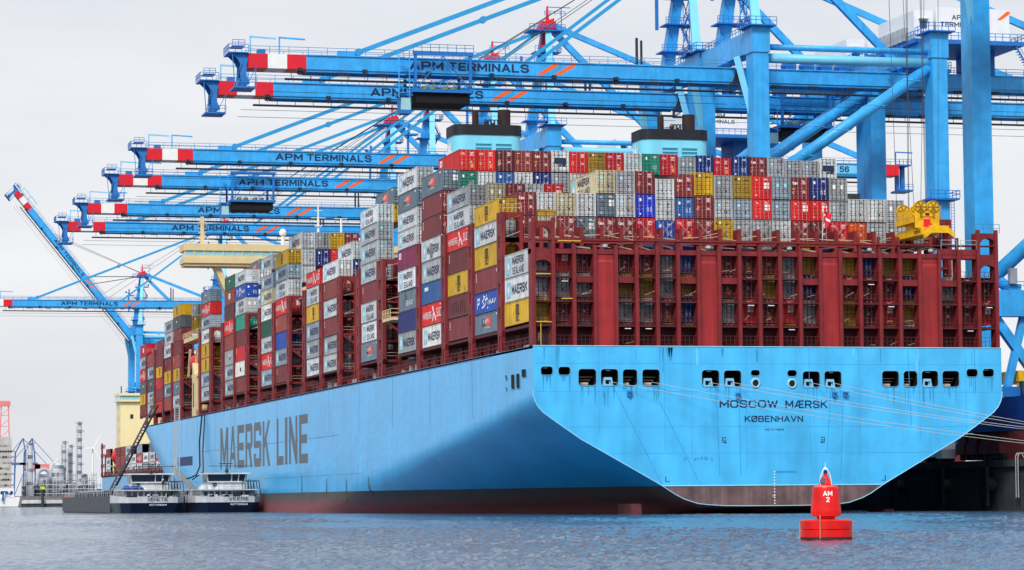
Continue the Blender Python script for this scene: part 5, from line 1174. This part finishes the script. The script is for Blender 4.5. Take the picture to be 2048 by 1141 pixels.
# ------------------------------------------------------------------ quay on the right
def quay():
    m = MB(); m.box(62, 900, -400, 1100, -4, 6.0); m.box(61.6, 62.8, -400, 1100, 5.4, 6.25); tag(m.build('quay', CONC), kind='structure')
    m = MB(); m.box(62.9, 900, -400, 1100, 6.0, 6.3); tag(m.build('quay_pavement', QTOP), kind='structure')
    for i, y in enumerate((10, 24, 40, 58, 78)):
        t = thing('quay_fender', f"dark rubber fender on the quay wall, {ORD[i+1]} from the right edge", 'fender', (61.5, y, 3), 'fenders on the quay wall')
        m = MB(); m.box(60.2, 60.6, y-1.1, y+1.1, .6, 5.4); m.build('fender_panel', BLACK, t); m = MB(); m.tube((60.6, y, 3.2), (61.9, y, 3.2), .8, 12); m.build('fender_cone', DARK, t)
    t = thing('quay_ladder', 'pale steel ladder down the dark quay wall at the right edge', 'ladder', (61.4, 2.4, 1.6)); m = MB()
    for y in (2.0, 2.7): m.tube((61.4, y, 1.6), (61.4, y, 6.6), .06, 6); m.path([(61.4, y, 6.6), (61.6, y, 7.0), (62.2, y, 7.0), (62.6, y, 6.3)], .06, 6)
    m.build('side_rail', GALV, t); m = MB()
    for k in range(16): m.tube((61.4, 2.0, 1.8+k*.3), (61.4, 2.7, 1.8+k*.3), .04, 5)
    m.build('rungs', GALV, t)
    for i, (x, y) in enumerate(((64, 46), (64, 40))):
        pass
    t = thing('straddle_carrier', 'yellow straddle carrier frame standing on the quay at the right edge', 'carrier', (74, 28, 6.3))
    for x in (71.5, 76):
        for y in (23, 33): m = MB(); m.box(x-.4, x+.4, y-.4, y+.4, 7.2, 18); lg = m.build('leg', YELLOW, t); w = MB(); w.tube((x-.3, y, 6.95), (x+.3, y, 6.95), .65, 12); w.build('wheel', DARK, lg)
    m = MB(); m.box(71, 76.5, 22.5, 33.5, 16.6, 18.0); m.build('top_frame', YELLOW, t)
    m = MB(); m.box(71, 72.6, 21.4, 22.5, 14.8, 16.6); m.build('driver_cabin', GLASSD, t)
    t = thing('service_van', 'white box van parked on the quay, seen below the stern', 'van', (65, 35, 6.3)); m = MB(); m.box(63.9, 66.1, 33.6, 38.6, 7.0, 9.5); m.build('cargo_box', WHITE, t)
    m = MB(); m.prism([(31.6, 6.8), (33.5, 6.8), (33.5, 9.0), (32.4, 9.0), (31.6, 8.0)], 'x', 63.9, 66.1); cb = m.build('cab', WHITE, t); m = MB(); m.box(63.85, 63.9, 32.2, 33.2, 8.0, 8.8); m.build('side_window', GLASSD, cb)
    for y in (32.6, 37.4): m = MB(); m.tube((64.0, y, 6.8), (66.0, y, 6.8), .45, 12); m.build('wheels', DARK, t)
    t = thing('mooring_hook', 'red mooring hook unit on the quay edge below the stern', 'mooring hook', (64, 42, 6.3)); m = MB(); m.box(63.2, 64.8, 41, 43, 6.3, 7.2); m.build('base', REDP, t)
    for y in (41.3, 42.5): m = MB(); m.prism([(63.0, 7.2), (64.4, 7.2), (64.2, 8.6), (63.4, 8.8), (62.8, 8.0)], 'y', y, y+.4); m.build('hook', REDP, t)
    t = thing('crane_trailer', 'dark red steel machine housing standing on the quay behind the mooring lines', 'machine', (69, 26, 6.3)); m = MB(); m.box(67.5, 73, 20, 31, 6.5, 9.6); m.build('housing', paint('bogie_red', (110, 26, 30)), t)
    m = MB(); m.box(67.45, 67.5, 26, 28, 9.0, 9.35); m.build('number_plate', STK, t); m = MB(); m.box(68, 72, 21, 30, 9.6, 10.4); m.build('roof_cover', OXIDE_D, t)
quay()
def mooring():
    ends = [((9.4, 15.45), (63.2, -15)), ((14.3, 15.45), (63.2, -18.5)), ((21.5, 15.4), (63.2, -39)), ((24.4, 15.4), (63.2, -41)), ((34.4, 15.35), (63.2, -38)), ((37.1, 15.35), (63.2, -40))]
    for i, ((x, z), (qx, qy)) in enumerate(ends):
        a, b = V((x, -.1, z)), V((qx, qy, 7.0)); pts = []
        for k in range(25):
            f = k/24; p = a.lerp(b, f); p.z -= 1.1*4*f*(1-f)*.55; pts.append(p)
        m = MB(); m.path(pts, .026, 6)
        o = m.build('mooring_rope', ROPE, origin=pts[0]); tag(o, f"pale mooring rope from the stern to the quay, starting at {ORD[i+1]} roller opening from left", 'rope', 'stern mooring ropes')
mooring()

# ------------------------------------------------------------------ buoy
def buoy():
    bx, by = -40.5, -203.5
    t = thing('navigation_buoy', 'red floating buoy lettered AM 2 in front of the stern', 'buoy', (bx, by, 0))
    m = MB(); m.lathe([(1.05, -.4), (1.14, -.3), (1.14, .40), (1.10, .43), (1.10, .45), (1.14, .48), (1.14, .83), (1.06, .90)], (bx, by, 0), 40); m.lathe([(.40, .9), (.42, 1.02), (.66, 1.05), (.67, 1.25), (.585, 2.28), (.56, 2.34), (.30, 2.36)], (bx, by, 0), 40); body = m.build('float_body', BUOYR, t)
    m = MB(); m.lathe([(1.146, -.05), (1.146, .13)], (bx, by, 0), 40); m.build('waterline_stain', BUOYD, body)
    m = MB(); m.lathe([(.52, 2.345), (.52, 2.39)], (bx, by, 0), 30); m.build('top_flange', paint('flange_pale', (214, 150, 148), .5, .1), body)
    m = MB(); m.lathe([(.32, 2.39), (.32, 2.47), (.26, 2.5), (.13, 2.80), (.08, 2.83), (.08, 2.92)], (bx, by, 0), 16); m.build('lantern_base', BUOYR, t)
    m = MB(); m.lathe([(.07, 0), (.08, .1), (.03, .16)], (bx, by, 2.92), 12); m.build('lantern', DARK, t)
    dv = V((CAM.x-bx, CAM.y-by, 0)).normalized(); sx = V((-dv.y, dv.x, 0)); z = V((0, 0, 1)); c = V((bx, by, 0))
    m = MB(); q = c+dv*.30-sx*.13; m.add([q-sx*.13+z*2.5, q+sx*.10+z*2.5, q+sx*.12-dv*.06+z*2.74, q-sx*.08-dv*.06+z*2.74], [(0, 1, 2, 3)]); m.v += [tuple(V(p)-dv*.02) for p in m.v]; m.f += [(7, 6, 5, 4)]; m.mi += [0]; m.build('solar_panel', paint('solar_blue', (52, 62, 92), .3, .1), t)
    m = MB()
    for i in range(4):
        a = i*math.pi/2+.5; d = V((math.cos(a), math.sin(a), 0)); m.path([c+d*.36+z*2.38, c+d*.30+z*2.8, c+d*.12+z*3.12, c+z*3.15], .018, 6)
    m.build('guard_cage', paint('cage_white', (215, 220, 222), .5, .1), t)
    m = MB(); m.lathe([(.02, .1), (.10, .02), (.11, -.02), (.05, -.04)], (bx, by, 3.12), 12); m.tube((bx, by, 3.2), (bx, by, 3.42), .012, 6); m.build('radar_top', WHITE, t)
    m = MB(); q = c+dv*1.15-sx*.26; m.tube(q+z*.05, q+z*.88, .03, 8); m.tube(q+z*.88, q-dv*.45+z*1.06, .03, 8); m.build('lifting_bar', paint('bar_rusty', (190, 120, 96), .6, .2), t)
    for s_, w, h, z0 in (('AM', .42, .23, 1.93), ('2', .155, .23, 1.66)):
        vs, fs = text2d(s_, .03); m = MB(); n0 = []
        for (u, v, _) in vs:
            zz = z0+v*h; R = .67-(zz-1.25)*.0825+.006; off = (u-.5)*w+.09; an = math.asin(off/R); n0.append(c+dv*R*math.cos(an)+sx*R*math.sin(an)+z*zz)
        m.add(n0, fs); m.build('lettering', STK, t)
    for sy in (-1, 1):
        m = MB(); q = c+sx*1.16*sy; m.tube(q+z*.0, q+z*.8, .02, 6); m.build('side_strap', paint('strap_pale', (200, 160, 160), .6, .2), t)
buoy()

# ------------------------------------------------------------------ tank barges alongside
def barge(x0, x1, y0, ln, label, hullm, name, home, side):
    t = thing('tank_barge', label, 'barge', ((x0+x1)/2, y0, 0), 'tank barges moored alongside the ship')
    xc = (x0+x1)/2; w = x1-x0
    def plan(g, ys): return [(x0+g+1.6, y0-ys), (x1-g-1.6, y0-ys), (x1-g-.2, y0+3-ys), (x1-g, y0+6), (x1-g, y0+ln-8), (xc+2, y0+ln), (xc-2, y0+ln), (x0+g, y0+ln-8), (x0+g, y0+6), (x0+g+.2, y0+3-ys)]
    lo, mid = plan(.5, -1.2), plan(0, .3); n = len(lo)
    m = MB(); m.add([(x, y, -.6) for x, y in lo]+[(x, y, 1.75) for x, y in mid], [(i, (i+1) % n, (i+1) % n+n, i+n) for i in range(n)]+[tuple(range(n, 2*n))]); m.build('hull', NAVYH, t)
    m = MB(); sk = [(x0+1.5, y0-.35), (x1-1.5, y0-.35), (x1+.03, y0+3), (x1+.03, y0+16), (x0-.03, y0+16), (x0-.03, y0+3)]; n = len(sk)
    m.add([(x, y, 1.76) for x, y in sk]+[(x, y-.15, 2.75+(.2 if i in (2, 5) else .45 if i in (3, 4) else 0)) for i, (x, y) in enumerate(sk)], [(i, (i+1) % n, (i+1) % n+n, i+n) for i in range(n) if i != 3]); m.build('stern_bulwark', BWHITE, t)
    m = MB(); m.box(x0-.04, x1+.04, y0+16, y0+ln-9, .1, 3.0); m.build('tank_side', hullm, t)
    m = MB(); m.box(xc-2.3, xc+2.3, y0-.55, y0-.5, 2.05, 2.06); 
    m = MB(); m.flat(text2d(name, .015), (xc-1.9+side, y0-.53, 2.1), (3.6, 0, 0), (0, 0, .6)); m.flat(text2d(home, .005), (xc-1.6+side, y0-.12, 1.2), (3.0, 0, 0), (0, 0, .3)); 
    m2 = MB(); m2.flat(text2d(name, .015), (xc-1.9+side, y0-.53, 2.1), (3.6, 0, 0), (0, 0, .6)); m2.build('name_lettering', LETTER, t)
    m2 = MB(); m2.flat(text2d(home, .005), (xc-1.5+side, y0-.32, 1.25), (3.0, 0, 0), (0, 0, .3)); m2.build('port_lettering', STK, t)
    m = MB(); m.box(x0+1.0, x1-1.0, y0+3.2, y0+14, 2.2, 3.9); m.prism([(y0+2.4, 3.9), (y0+14.4, 3.9), (y0+14.4, 4.1), (y0+2.4, 4.05)], 'x', x0+.5, x1-.5); dh = m.build('deckhouse', BWHITE, t)
    for k in range(8):
        a = x0+1.5+k*1.05; p = MB(); p.box(a, a+.7, y0+3.12, y0+3.2, 3.0, 3.7); p.build('window', GLASSD, dh)
    for k in range(6): p = MB(); p.box(x0+.94, x0+1.0, y0+4+k*1.6, y0+5.1+k*1.6, 3.0, 3.7); p.build('window', GLASSD, dh)
    m = MB(); a, b = xc-3.0, xc+3.4
    m.box(a, b, y0+5.5, y0+11, 4.1, 5.4); wh = m.build('wheelhouse', BWHITE, t)
    m = MB(); m.box(a-.2, b+.2, y0+5.3, y0+11.2, 5.4, 6.75); m.v = [(x+(x-xc)*.04*(z-5.4), y-(.15 if y < y0+8 else 0)*(z-5.4), z) for x, y, z in m.v]; m.build('wheelhouse_glass', GLASSD, wh)
    m = MB(); m.box(a-.9, b+.9, y0+4.3, y0+11.8, 6.75, 7.0); m.build('wheelhouse_roof', BWHITE, wh)
    m = MB()
    for x in (a-.2, xc+1.0, xc+2.2, b): m.beam((x, y0+5.22, 5.4), (x+(x-xc)*.05, y0+5.0, 6.75), .16, .12)
    m.box(a-.25, b+.25, y0+5.15, y0+5.3, 5.3, 5.5); m.build('window_frame', BWHITE, wh)
    p = MB(); p.box(a+.7, a+1.4, y0+5.42, y0+5.5, 4.2, 5.2); p.build('door', DARK, wh)
    m = MB(); m.beam((a, y0+5, 8.2), (b+1.2, y0+5, 8.2), .09, .1); m.beam((xc, y0+5, 7.0), (xc, y0+5, 8.5), .12, .12); m.box(xc-1.2, xc+1.2, y0+4.9, y0+5.1, 8.55, 8.68); m.lathe([(.1, 0), (.4, .3), (.1, .8)], (xc, y0+4.2, 7.0), 8); m.build('radar_mast', DARK, wh)
    m = MB(); m.rail([(x0+.6, y0+.4, 2.75), (x0+.6, y0+15, 3.2)], 1.0, 1.4, .06); m.rail([(x1-.6, y0+.4, 2.75), (x1-.6, y0+15, 3.2)], 1.0, 1.4, .06); m.rail([(x0+.8, y0+3, 4.1), (x1-.8, y0+3, 4.1)], .8, 1.4, .05); m.build('guard_rail', GALV, t)
    m = MB()
    for k in range(5): m.path([(x1-3.2+k*.5, y0+2.6, 2.7), (x1-3.2+k*.5, y0+2.8, 5.4), (x1-2.2+k*.5, y0+2.8, 5.6), (x1-1.9+k*.5, y0+2.8, 3.2)], .07, 6)
    m.build('deck_pipes', DARK, t)
    for k in range(10):
        y = y0+20+k*7; m = MB(); m.tube((x0+.9, y, 3.0), (x0+.9, y, 3.9), .3, 8); m.tube((x0+.9, y+.9, 3.0), (x0+.9, y+.9, 3.9), .3, 8); m.build('bollard', NAVYH, t)
    m = MB()
    for y in range(int(y0)+18, int(y0+ln)-10, 6): m.box(xc-3, xc+3, y, y+.3, 3.0, 4.3); 
    for x in (xc-2, xc, xc+2): m.tube((x, y0+17, 4.1), (x, y0+ln-12, 4.1), .2, 6)
    m.rail([(x0+.3, y0+17, 3.0), (x0+.3, y0+ln-10, 3.0)], 1.1, 3, .07); m.build('deck_piping', GALV, t)
    g = random.Random(len(label)); tarp = paint('tarp_blue', (38, 60, 130), .8, .3)
    for k in range(3):
        m = MB(); x = x0+1.6+k*1.3; m.lathe([(.9, 0), (.75, .45), (.3, .75)], (x, y0+4.5+k*.8, 4.1), 9); m.build('covered_gear', tarp if side < 1 else BWHITE, t)
    for k in range(9):
        m = MB(); x = g.uniform(x0+1, x1-1.5); h = g.uniform(.3, 1.3); m.box(x, x+g.uniform(.3, 1.2), y0+1.2, y0+2.2, 2.3, 2.4+h); m.build('deck_locker', g.choice((GALV, DARK, BWHITE, PLANTD)), t)
    for k in range(6):
        m = MB(); x = x0+.6+k*(w-1.2)/5; m.tube((x, y0+15, 3), (x, y0+15, 3+g.uniform(1, 2.6)), .1, 6); m.path([(x, y0+16, 3.2), (x+.5, y0+16, 4.8), (x+1.2, y0+16, 4.6), (x+1.5, y0+16, 3.2)], .1, 6); m.build('vent_pipe', GALV, t)
    return t
b1 = barge(-25.6, -14.1, 187, 112, 'grey-sided tank barge with raised bunkering boom, left of the pair beside the ship', BGREY, 'VENETIE', 'ROTTERDAM', .8)
b2 = barge(-12.4, -.9, 184, 105, 'navy and white tank barge named VEERE lying against the ship side', NAVYH, 'VEERE', 'ROTTERDAM', 1.5)
def barge_gear():
    m = MB(); pa, pb = (-23.6, 222, 3.2), (-14.8, 222, 20.2)
    d = (V(pb)-V(pa)); n1 = V((-d.z, 0, d.x)).normalized()
    for s_ in (-.35, .35): m.beam(V(pa)+n1*s_, V(pb)+n1*s_, .32, .32)
    for k in range(30):
        f = k/30; a = V(pa)+d*f; m.beam(a+n1*(.35 if k % 2 else -.35), a+d/30+n1*(-.35 if k % 2 else .35), .16, .16)
    m.box(-24.6, -22.6, 221, 223, 3.0, 4.2); bo = m.build('bunker_boom', paint('boom_grey', (84, 80, 86), .5, .1), b1)
    p = MB(); p.tube(V(pa)+V((.3, -.4, .2)), V(pb)+V((.3, -.4, 0)), .14, 6); p.build('boom_hose', BLACK, bo)
    m = MB()
    for dx in (-.42, .42): m.box(-14.7+dx-.1, -14.7+dx+.1, 194.0, 194.2, 3, 19.0)
    for k in range(54): m.box(-15.0, -14.4, 194.05, 194.15, 3.2+k*.3, 3.28+k*.3)
    m.build('hose_mast', GALV, b1)
    m = MB(); pts = [(-.3, 262, 19.4), (-.8, 262, 14), (-1.3, 258, 9), (-2.6, 254, 7.2), (-5, 246, 6.6), (-7, 236, 6.4)]; m.path(pts, .16, 8); m.path([(-.3, 258, 19.3), (-.7, 258, 12), (-1.5, 252, 7.8), (-5, 243, 6.2)], .12, 8)
    o = m.build('bunker_hose', BLACK, origin=pts[0]); tag(o, 'black bunker hose hanging down the ship side towards the barges', 'hose')
    for c, (x, y, h) in (('dark', (-17.6, 199.5, 1.75)),):
        person(x, 190.8, 4.1, 'person in dark clothes standing on the left barge beside its wheelhouse')
def person(x, y, z, label):
    t = thing('person', label, 'person', (x, y, z))
    me = bpy.data.meshes.new('body'); sk = [(0, 0, .95), (0, 0, 1.2), (0, 0, 1.42), (0, 0, 1.52), (0, -.02, 1.66), (0, 0, 1.78), (-.2, 0, 1.4), (-.25, .02, 1.12), (-.24, -.08, .88), (.2, 0, 1.4), (.25, .02, 1.12), (.24, -.08, .88), (-.1, 0, .9), (-.12, -.02, .5), (-.12, 0, .08), (-.12, -.14, .04), (.1, 0, .9), (.12, -.02, .5), (.12, 0, .08), (.12, -.14, .04)]
    ed = [(0, 1), (1, 2), (2, 3), (3, 4), (4, 5), (2, 6), (6, 7), (7, 8), (2, 9), (9, 10), (10, 11), (0, 12), (12, 13), (13, 14), (14, 15), (0, 16), (16, 17), (17, 18), (18, 19)]
    rad = [.16, .15, .15, .07, .1, .08, .075, .055, .045, .075, .055, .045, .1, .075, .055, .045, .1, .075, .055, .045]
    me.from_pydata(sk, ed, []); o = bpy.data.objects.new('body', me); COL.objects.link(o)
    md = o.modifiers.new('skin', 'SKIN'); 
    for v, r in zip(me.skin_vertices[0].data, rad): v.radius = (r, r)
    me.skin_vertices[0].data[0].use_root = True; o.modifiers.new('sub', 'SUBSURF').levels = 1
    me.materials.append(paint('dark_clothes', (30, 34, 44), .8, .1)); o.parent = t
    h = MB(); h.lathe([(.02, .12), (.1, .07), (.12, 0), (.115, -.03)], (x, y, z+1.74), 12); h.build('helmet', STK, t)
barge_gear()

# ------------------------------------------------------------------ smaller ship ahead, with its cream deckhouse
def far_ship():
    class FB(MB):
        def build(s, *a, **k): s.v = [(x-4.4, y, z) for x, y, z in s.v]; return MB.build(s, *a, **k)
    t = thing('feeder_ship', 'smaller blue container ship with tall cream deckhouse moored ahead, beyond the bow', 'container ship', (39.6, 560, 0))
    m = FB(); m.prism([(29.5, 670), (31, 672), (57, 672), (58.5, 670), (58.5, 440), (44, 425), (29.5, 440)], 'z', -2, 10.5); m.build('hull', paint('far_hull', (120, 180, 220), .5, .08), t)
    m = FB(); m.box(29.5, 58.5, 440, 671, 10.3, 11.0); m.build('hatch_coaming', OXIDE_D, t)
    m = FB(); m.box(30, 31.5, 632, 643, 13.8, 14.4); m.box(30, 30.4, 632, 632.5, 11, 20); m.box(30, 30.4, 642.5, 643, 11, 20); m.build('boat_frame', CREAM2, t)
    m = FB(); m.rail([(29.4, 440, 10.5), (29.4, 672, 10.5)], 1.5, 5, .2)
    for z in (13.5, 17, 20): m.rail([(29.4, 661, z), (29.4, 672, z)], 1.2, 3, .2)
    m.box(29.4, 29.9, 671, 672, 10.5, 22); m.box(29.4, 29.9, 661, 661.6, 10.5, 18); m.build('stern_frame', OXIDE, t)
    m = FB(); m.box(32.2, 57, 640, 652, 10.5, 35.2); dk = m.build('deckhouse', CREAM2, t)
    m = FB(); m.box(31.6, 58, 639, 652.5, 35.2, 35.7); m.box(31.6, 58, 639, 652.5, 37.2, 38.0); m.build('bridge_deck', CREAM2, dk)
    m = FB(); m.box(31.9, 57.6, 639.5, 652, 35.7, 37.2); m.build('bridge_window', GLASSL, dk)
    for x in (35.4, 38.6):
        m = FB(); m.box(x, x+1, 639.9, 640, 29.6, 31.0); m.build('window', DARK, dk)
    for z in range(13, 34, 4):
        m = FB(); m.box(32.15, 32.2, 643, 644, z, z+1.4); m.box(32.15, 32.2, 647, 648, z, z+1.4); m.build('window', GALV, dk)
    m = FB(); m.tube((33, 645, 38), (33, 645, 40.5), .2, 6); m.build('mast', DARK, dk)
    grid = [(656, 'lld'), (671, 'mmm')]
    spec = {647: ['light', 'light', 'maroon'], 620: ['brick', 'brick', 'maroon'], 606: ['brick', 'brick', 'brick'], 592: ['light', 'white', 'light'], 578: ['white', 'light'], 563: ['light', 'crimson', 'steel'], 548: ['grey', 'white'], 533: ['light', 'light', 'slate'], 518: ['light', 'red', 'light'], 503: ['white', 'light', 'steel'], 488: ['light', 'grey'], 473: ['light', 'light']}
    for i, (y, cs) in enumerate(spec.items()):
        for j, c in enumerate(cs):
            container(25.2, y, 11.05+j*2.92, c, 'h', 'maersk' if c in ('light', 'white') else 'hs' if c in ('crimson', 'red') else None, None, f"{CNAME[c]} container on the far ship, {ORD[i+1]} stack from its stern end, {ORD[j+1]} up", False, False, 'containers on the ship ahead')
    lb = FB(); lb.lathe([(.1, -5), (1.6, -4), (2.2, 0), (1.6, 4), (.1, 5)], (0, 0, 0), 12); lb.v = [(30.6+x*.8, 637+z*.7, 17+y*1.1) for x, y, z in lb.v]; lb.build('lifeboat', MATS['lifeboat_orange'], t)
far_ship()

# ------------------------------------------------------------------ far shore, refinery, turbine
def far_shore():
    rock = paint('shore_rock', (92, 92, 98), .95, .4, scale=.3); grass = paint('shore_grass', (84, 96, 84), .95, .3, scale=.1)
    m = MB(); m.add([(-900, 1180, -.5), (120, 1180, -.5), (120, 1205, 5.5), (-900, 1205, 5.5), (120, 5000, 6), (-900, 5000, 6)], [(0, 1, 2, 3), (3, 2, 4, 5)]); tag(m.build('shore', rock), kind='structure')
    t = thing('jetty', 'low concrete jetty with a pale rail along the far shore', 'jetty', (75, 1120, 0)); m = MB(); m.box(36, 110, 1120, 1124, -.5, 1.6); m.build('jetty_deck', CONC, t); m = MB(); m.box(36, 110, 1119.6, 1119.9, 1.7, 3.4); m.build('jetty_rail', paint('jetty_white', (205, 205, 205), .7, .3, scale=.5), t)
    for x, c in ((58, 'shed'), (88, 'hut')): m = MB(); m.prism([(x-2, 3.4), (x+2, 3.4), (x, 6)], 'y', 1121, 1123); m.build('hut_roof', paint('roof_red', (196, 60, 40), .7, .1), t)
    t = thing('channel_marker', 'dark post with yellow top standing by the jetty', 'marker post', (46, 1118, 0)); m = MB(); m.tube((46, 1118, -1), (46, 1118, 8.5), .7, 10); m.build('pile', paint('pile_green', (40, 60, 56), .8, .1), t); m = MB(); m.box(45.0, 47.0, 1117, 1119, 8.5, 10); m.build('top_mark', paint('marker_yellow', (190, 206, 60), .6, .1), t)
    def column(x, y, r, h, label, plats=5, dome=True):
        t = thing('process_tower', label, 'industrial tower', (x, y, 5)); m = MB(); m.lathe([(r, 0), (r, h), (r*.6, h+r*.8)] if dome else [(r*1.1, 0), (r*.8, h)], (x, y, 5), 16); m.build('vessel', PLANT_HAZY, t)
        p = MB()
        for k in range(plats):
            z = 5+h*(k+1)/plats*.98; p.lathe([(r+.7, 0), (r+.7, .3)], (x+(.5 if k % 2 else -.4), y, z), 8); p.lathe([(r+.7, 1.0), (r+.72, 1.12)], (x+(.5 if k % 2 else -.4), y, z), 8)
        p.build('platforms', PLANTD, t); p = MB(); p.tube((x-r-.5, y-1, 5), (x-r-.5, y-1, 5+h*.95), .35, 6); p.build('riser_pipe', PLANT_HAZY, t); return t
    Y = 1320
    def xa(px, d=Y): return -86.01+(px+426)*.2475/1.0*0+((px-1024)/5803.9*math.cos(YAW)+math.sin(YAW))/(math.cos(YAW)-(px-1024)/5803.9*math.sin(YAW))*(d+324.94)
    column(xa(158), Y, 1.35, 42, 'tallest slim grey process tower of the refinery', 9, False); column(xa(127), Y, 1.2, 31, 'slim process tower left of the tallest one', 6); column(xa(143), Y+8, 1.1, 29, 'shortest slim process tower, between the two taller ones', 6)
    column(xa(113), Y-5, 3.4, 17, 'wide round vessel tower with platforms in mid refinery', 4); column(xa(86), Y-5, 3.0, 12, 'squat refinery vessel beside curved pipes', 3); column(xa(50), Y-30, 1.6, 30, 'grey cylinder tower in front of the distant blue crane', 4, False); column(xa(172), Y+10, 1.6, 12, 'small refinery vessel right of the tallest tower', 3)
    t = thing('pipe_bend', 'large pale curved pipe arching over the squat vessel', 'pipe', (xa(80), Y-14, 5)); m = MB(); c = xa(82); pts = [(c+3.4*math.cos(a), Y-14, 17+3.6*math.sin(a)) for a in [math.pi*k/12 for k in range(13)]]; m.path([(c+3.4, Y-14, 12)]+pts+[(c-3.4, Y-14, 5)], 1.1, 10); m.build('pipe_run', PLANT_HAZY, t)
    t = thing('tank_group', 'cluster of pale domed drums on top of refinery platforms', 'tanks', (xa(108), Y-16, 5)); m = MB()
    for k in range(3): m.lathe([(1.1, 0), (1.2, 1.4), (.7, 2.6), (.1, 2.9)], (xa(107+k*5), Y-6, 22.5+k % 2*1.2), 12)
    m.build('drums', PLANT_HAZY, t)
    t = thing('process_unit', 'low tangle of refinery steelwork and pipes on the far shore', 'industrial plant', (xa(125), Y-20, 5)); g = random.Random(5)
    for k in range(26):
        px = 42+k*6.2; h = g.uniform(4, 14); m = MB(); x = xa(px); w = g.uniform(1.5, 4)
        for z in range(0, int(h), 3): m.box(x-w/2, x+w/2, Y-22, Y-17, 5+z, 5.25+z)
        for dx in (-w/2, w/2, 0): m.box(x+dx-.12, x+dx+.12, Y-22, Y-21.6, 5, 5+h)
        m.box(x-w*.4, x+w*.3, Y-20, Y-17, 5, 5+h*.6); m.build('steel_frame', g.choice((PLANT_HAZY, PLANTD, PLANTD)), t)
    m = MB()
    for z in (7, 9.5, 12): m.tube((xa(55), Y-24, z), (xa(215), Y-24, z), .22, 6)
    m.build('pipe_rack', PLANT_HAZY, t)
    t = thing('office_block', 'grey weathered concrete block building at the left edge', 'building', (xa(5), 1240, 5)); m = MB(); m.box(xa(-40, 1240), xa(22, 1240), 1240, 1270, 5, 37); m.build('wall', paint('block_grey', (186, 184, 180), .9, .25, scale=.25), t)
    m = MB(); g = random.Random(3)
    for z in range(8, 35, 3):
        for k in range(6):
            if g.random() < .7: x = xa(-6+k*5, 1240); m.box(x, x+2.2, 1239.8, 1240, z, z+.9)
    m.build('slit_windows', paint('slit_grey', (150, 148, 148), .9, .1), t)
    t = thing('lattice_mast', 'red and white lattice mast rising behind the grey block', 'mast', (xa(6), 1290, 5)); m = MB(); x = xa(8, 1290)
    for dx in (-2.3, 2.3): m.beam((x+dx*1.2, 1290, 30), (x+dx*.8, 1290, 58), .6, .6)
    for z in range(32, 56, 6): m.beam((x-2.4, 1290, z), (x+2.4, 1290, z+4), .3, .3); m.beam((x-2.4, 1290, z), (x+2.4, 1290, z), .3, .3)
    m.box(x-3, x+3, 1289, 1291, 55, 58); m.build('lattice', paint('pale_red', (226, 128, 128), .6, .1), t)
    t = thing('work_boat', 'white workboat with dark blue crane moored at the left edge', 'boat', (xa(15, 1172), 1172, 0)); a, b = xa(-30, 1172), xa(38, 1172); m = MB(); m.prism([(a, 0.2), (b-1, .2), (b, 5), (a, 5)], 'y', 1168, 1176); m.build('hull', WHITE, t); m = MB(); m.box(a, b-3, 1169, 1175, 5, 9.5); m.build('cabin', WHITE, t)
    m = MB()
    for k in range(6): m.box(b-5-k*2.4, b-3.6-k*2.4, 1168.8, 1169, 6.5, 8); 
    m.build('cabin_window', GLASSD, t); m = MB(); m.beam((xa(4, 1168), 1167, 3), (xa(6, 1168), 1167, 8), .8, .8); m.beam((xa(6, 1168), 1167, 8), (xa(22, 1168), 1167, 6), .6, .6); m.build('deck_crane', paint('workboat_blue', (30, 80, 170), .5, .1), t)
    for i, px in enumerate((40, 58)):
        t = thing('gantry_crane', ('left' if i == 0 else 'right')+' dark blue gantry crane far behind the refinery', 'crane', (xa(px, 1500), 1500, 5)); x = xa(px, 1500); M_ = paint('far_crane_blue', (66, 108, 164), .6, .1)
        m = MB(); m.beam((x-4.0, 1500, 5), (x-3.2, 1500, 34), .9, .9); m.beam((x+4.0, 1500, 5), (x+3, 1500, 34), .9, .9); m.beam((x-4, 1500, 6), (x+3.6, 1500, 25), .4, .4); m.build('legs', M_, t); m = MB(); m.box(x-6, x+5, 1498, 1502, 25.5, 27); m.build('portal', M_, t)
        m = MB(); m.beam((x-3.2, 1500, 33), (x+1.5, 1500, 42), .7, .7); m.beam((x+3, 1500, 33), (x+1.5, 1500, 42), .7, .7); m.beam((x+1.5, 1500, 42), (x+16, 1500, 26), .35, .35); m.beam((x+1.5, 1500, 42), (x-11, 1500, 27), .35, .35); m.build('top_frame', M_, t); m = MB(); m.box(x+3, x+12, 1498, 1502, 23, 26); m.build('boom', paint('pale_red', (214, 96, 96)), t)
    D = 4300; x = xa(184, D); t = thing('wind_turbine', 'white wind turbine standing far beyond the refinery', 'wind turbine', (x, D, 5)); m = MB(); m.tube((x, D, 5), (x, D, 88), 2.0, 10, 1.2); m.build('tower', WHITE, t)
    m = MB(); m.box(x-2, x+2, D-6, D+4, 86.5, 90); m.build('nacelle', WHITE, t)
    for a in (62, 182, 302):
        r = math.radians(a); m = MB(); m.beam((x, D-6.5, 88), (x+27*math.cos(r), D-6.5, 88+27*math.sin(r)), .9, 2.6, .4, .6, upv=(-math.sin(r), 0, math.cos(r))); m.build('blade', WHITE, t)
far_shore()
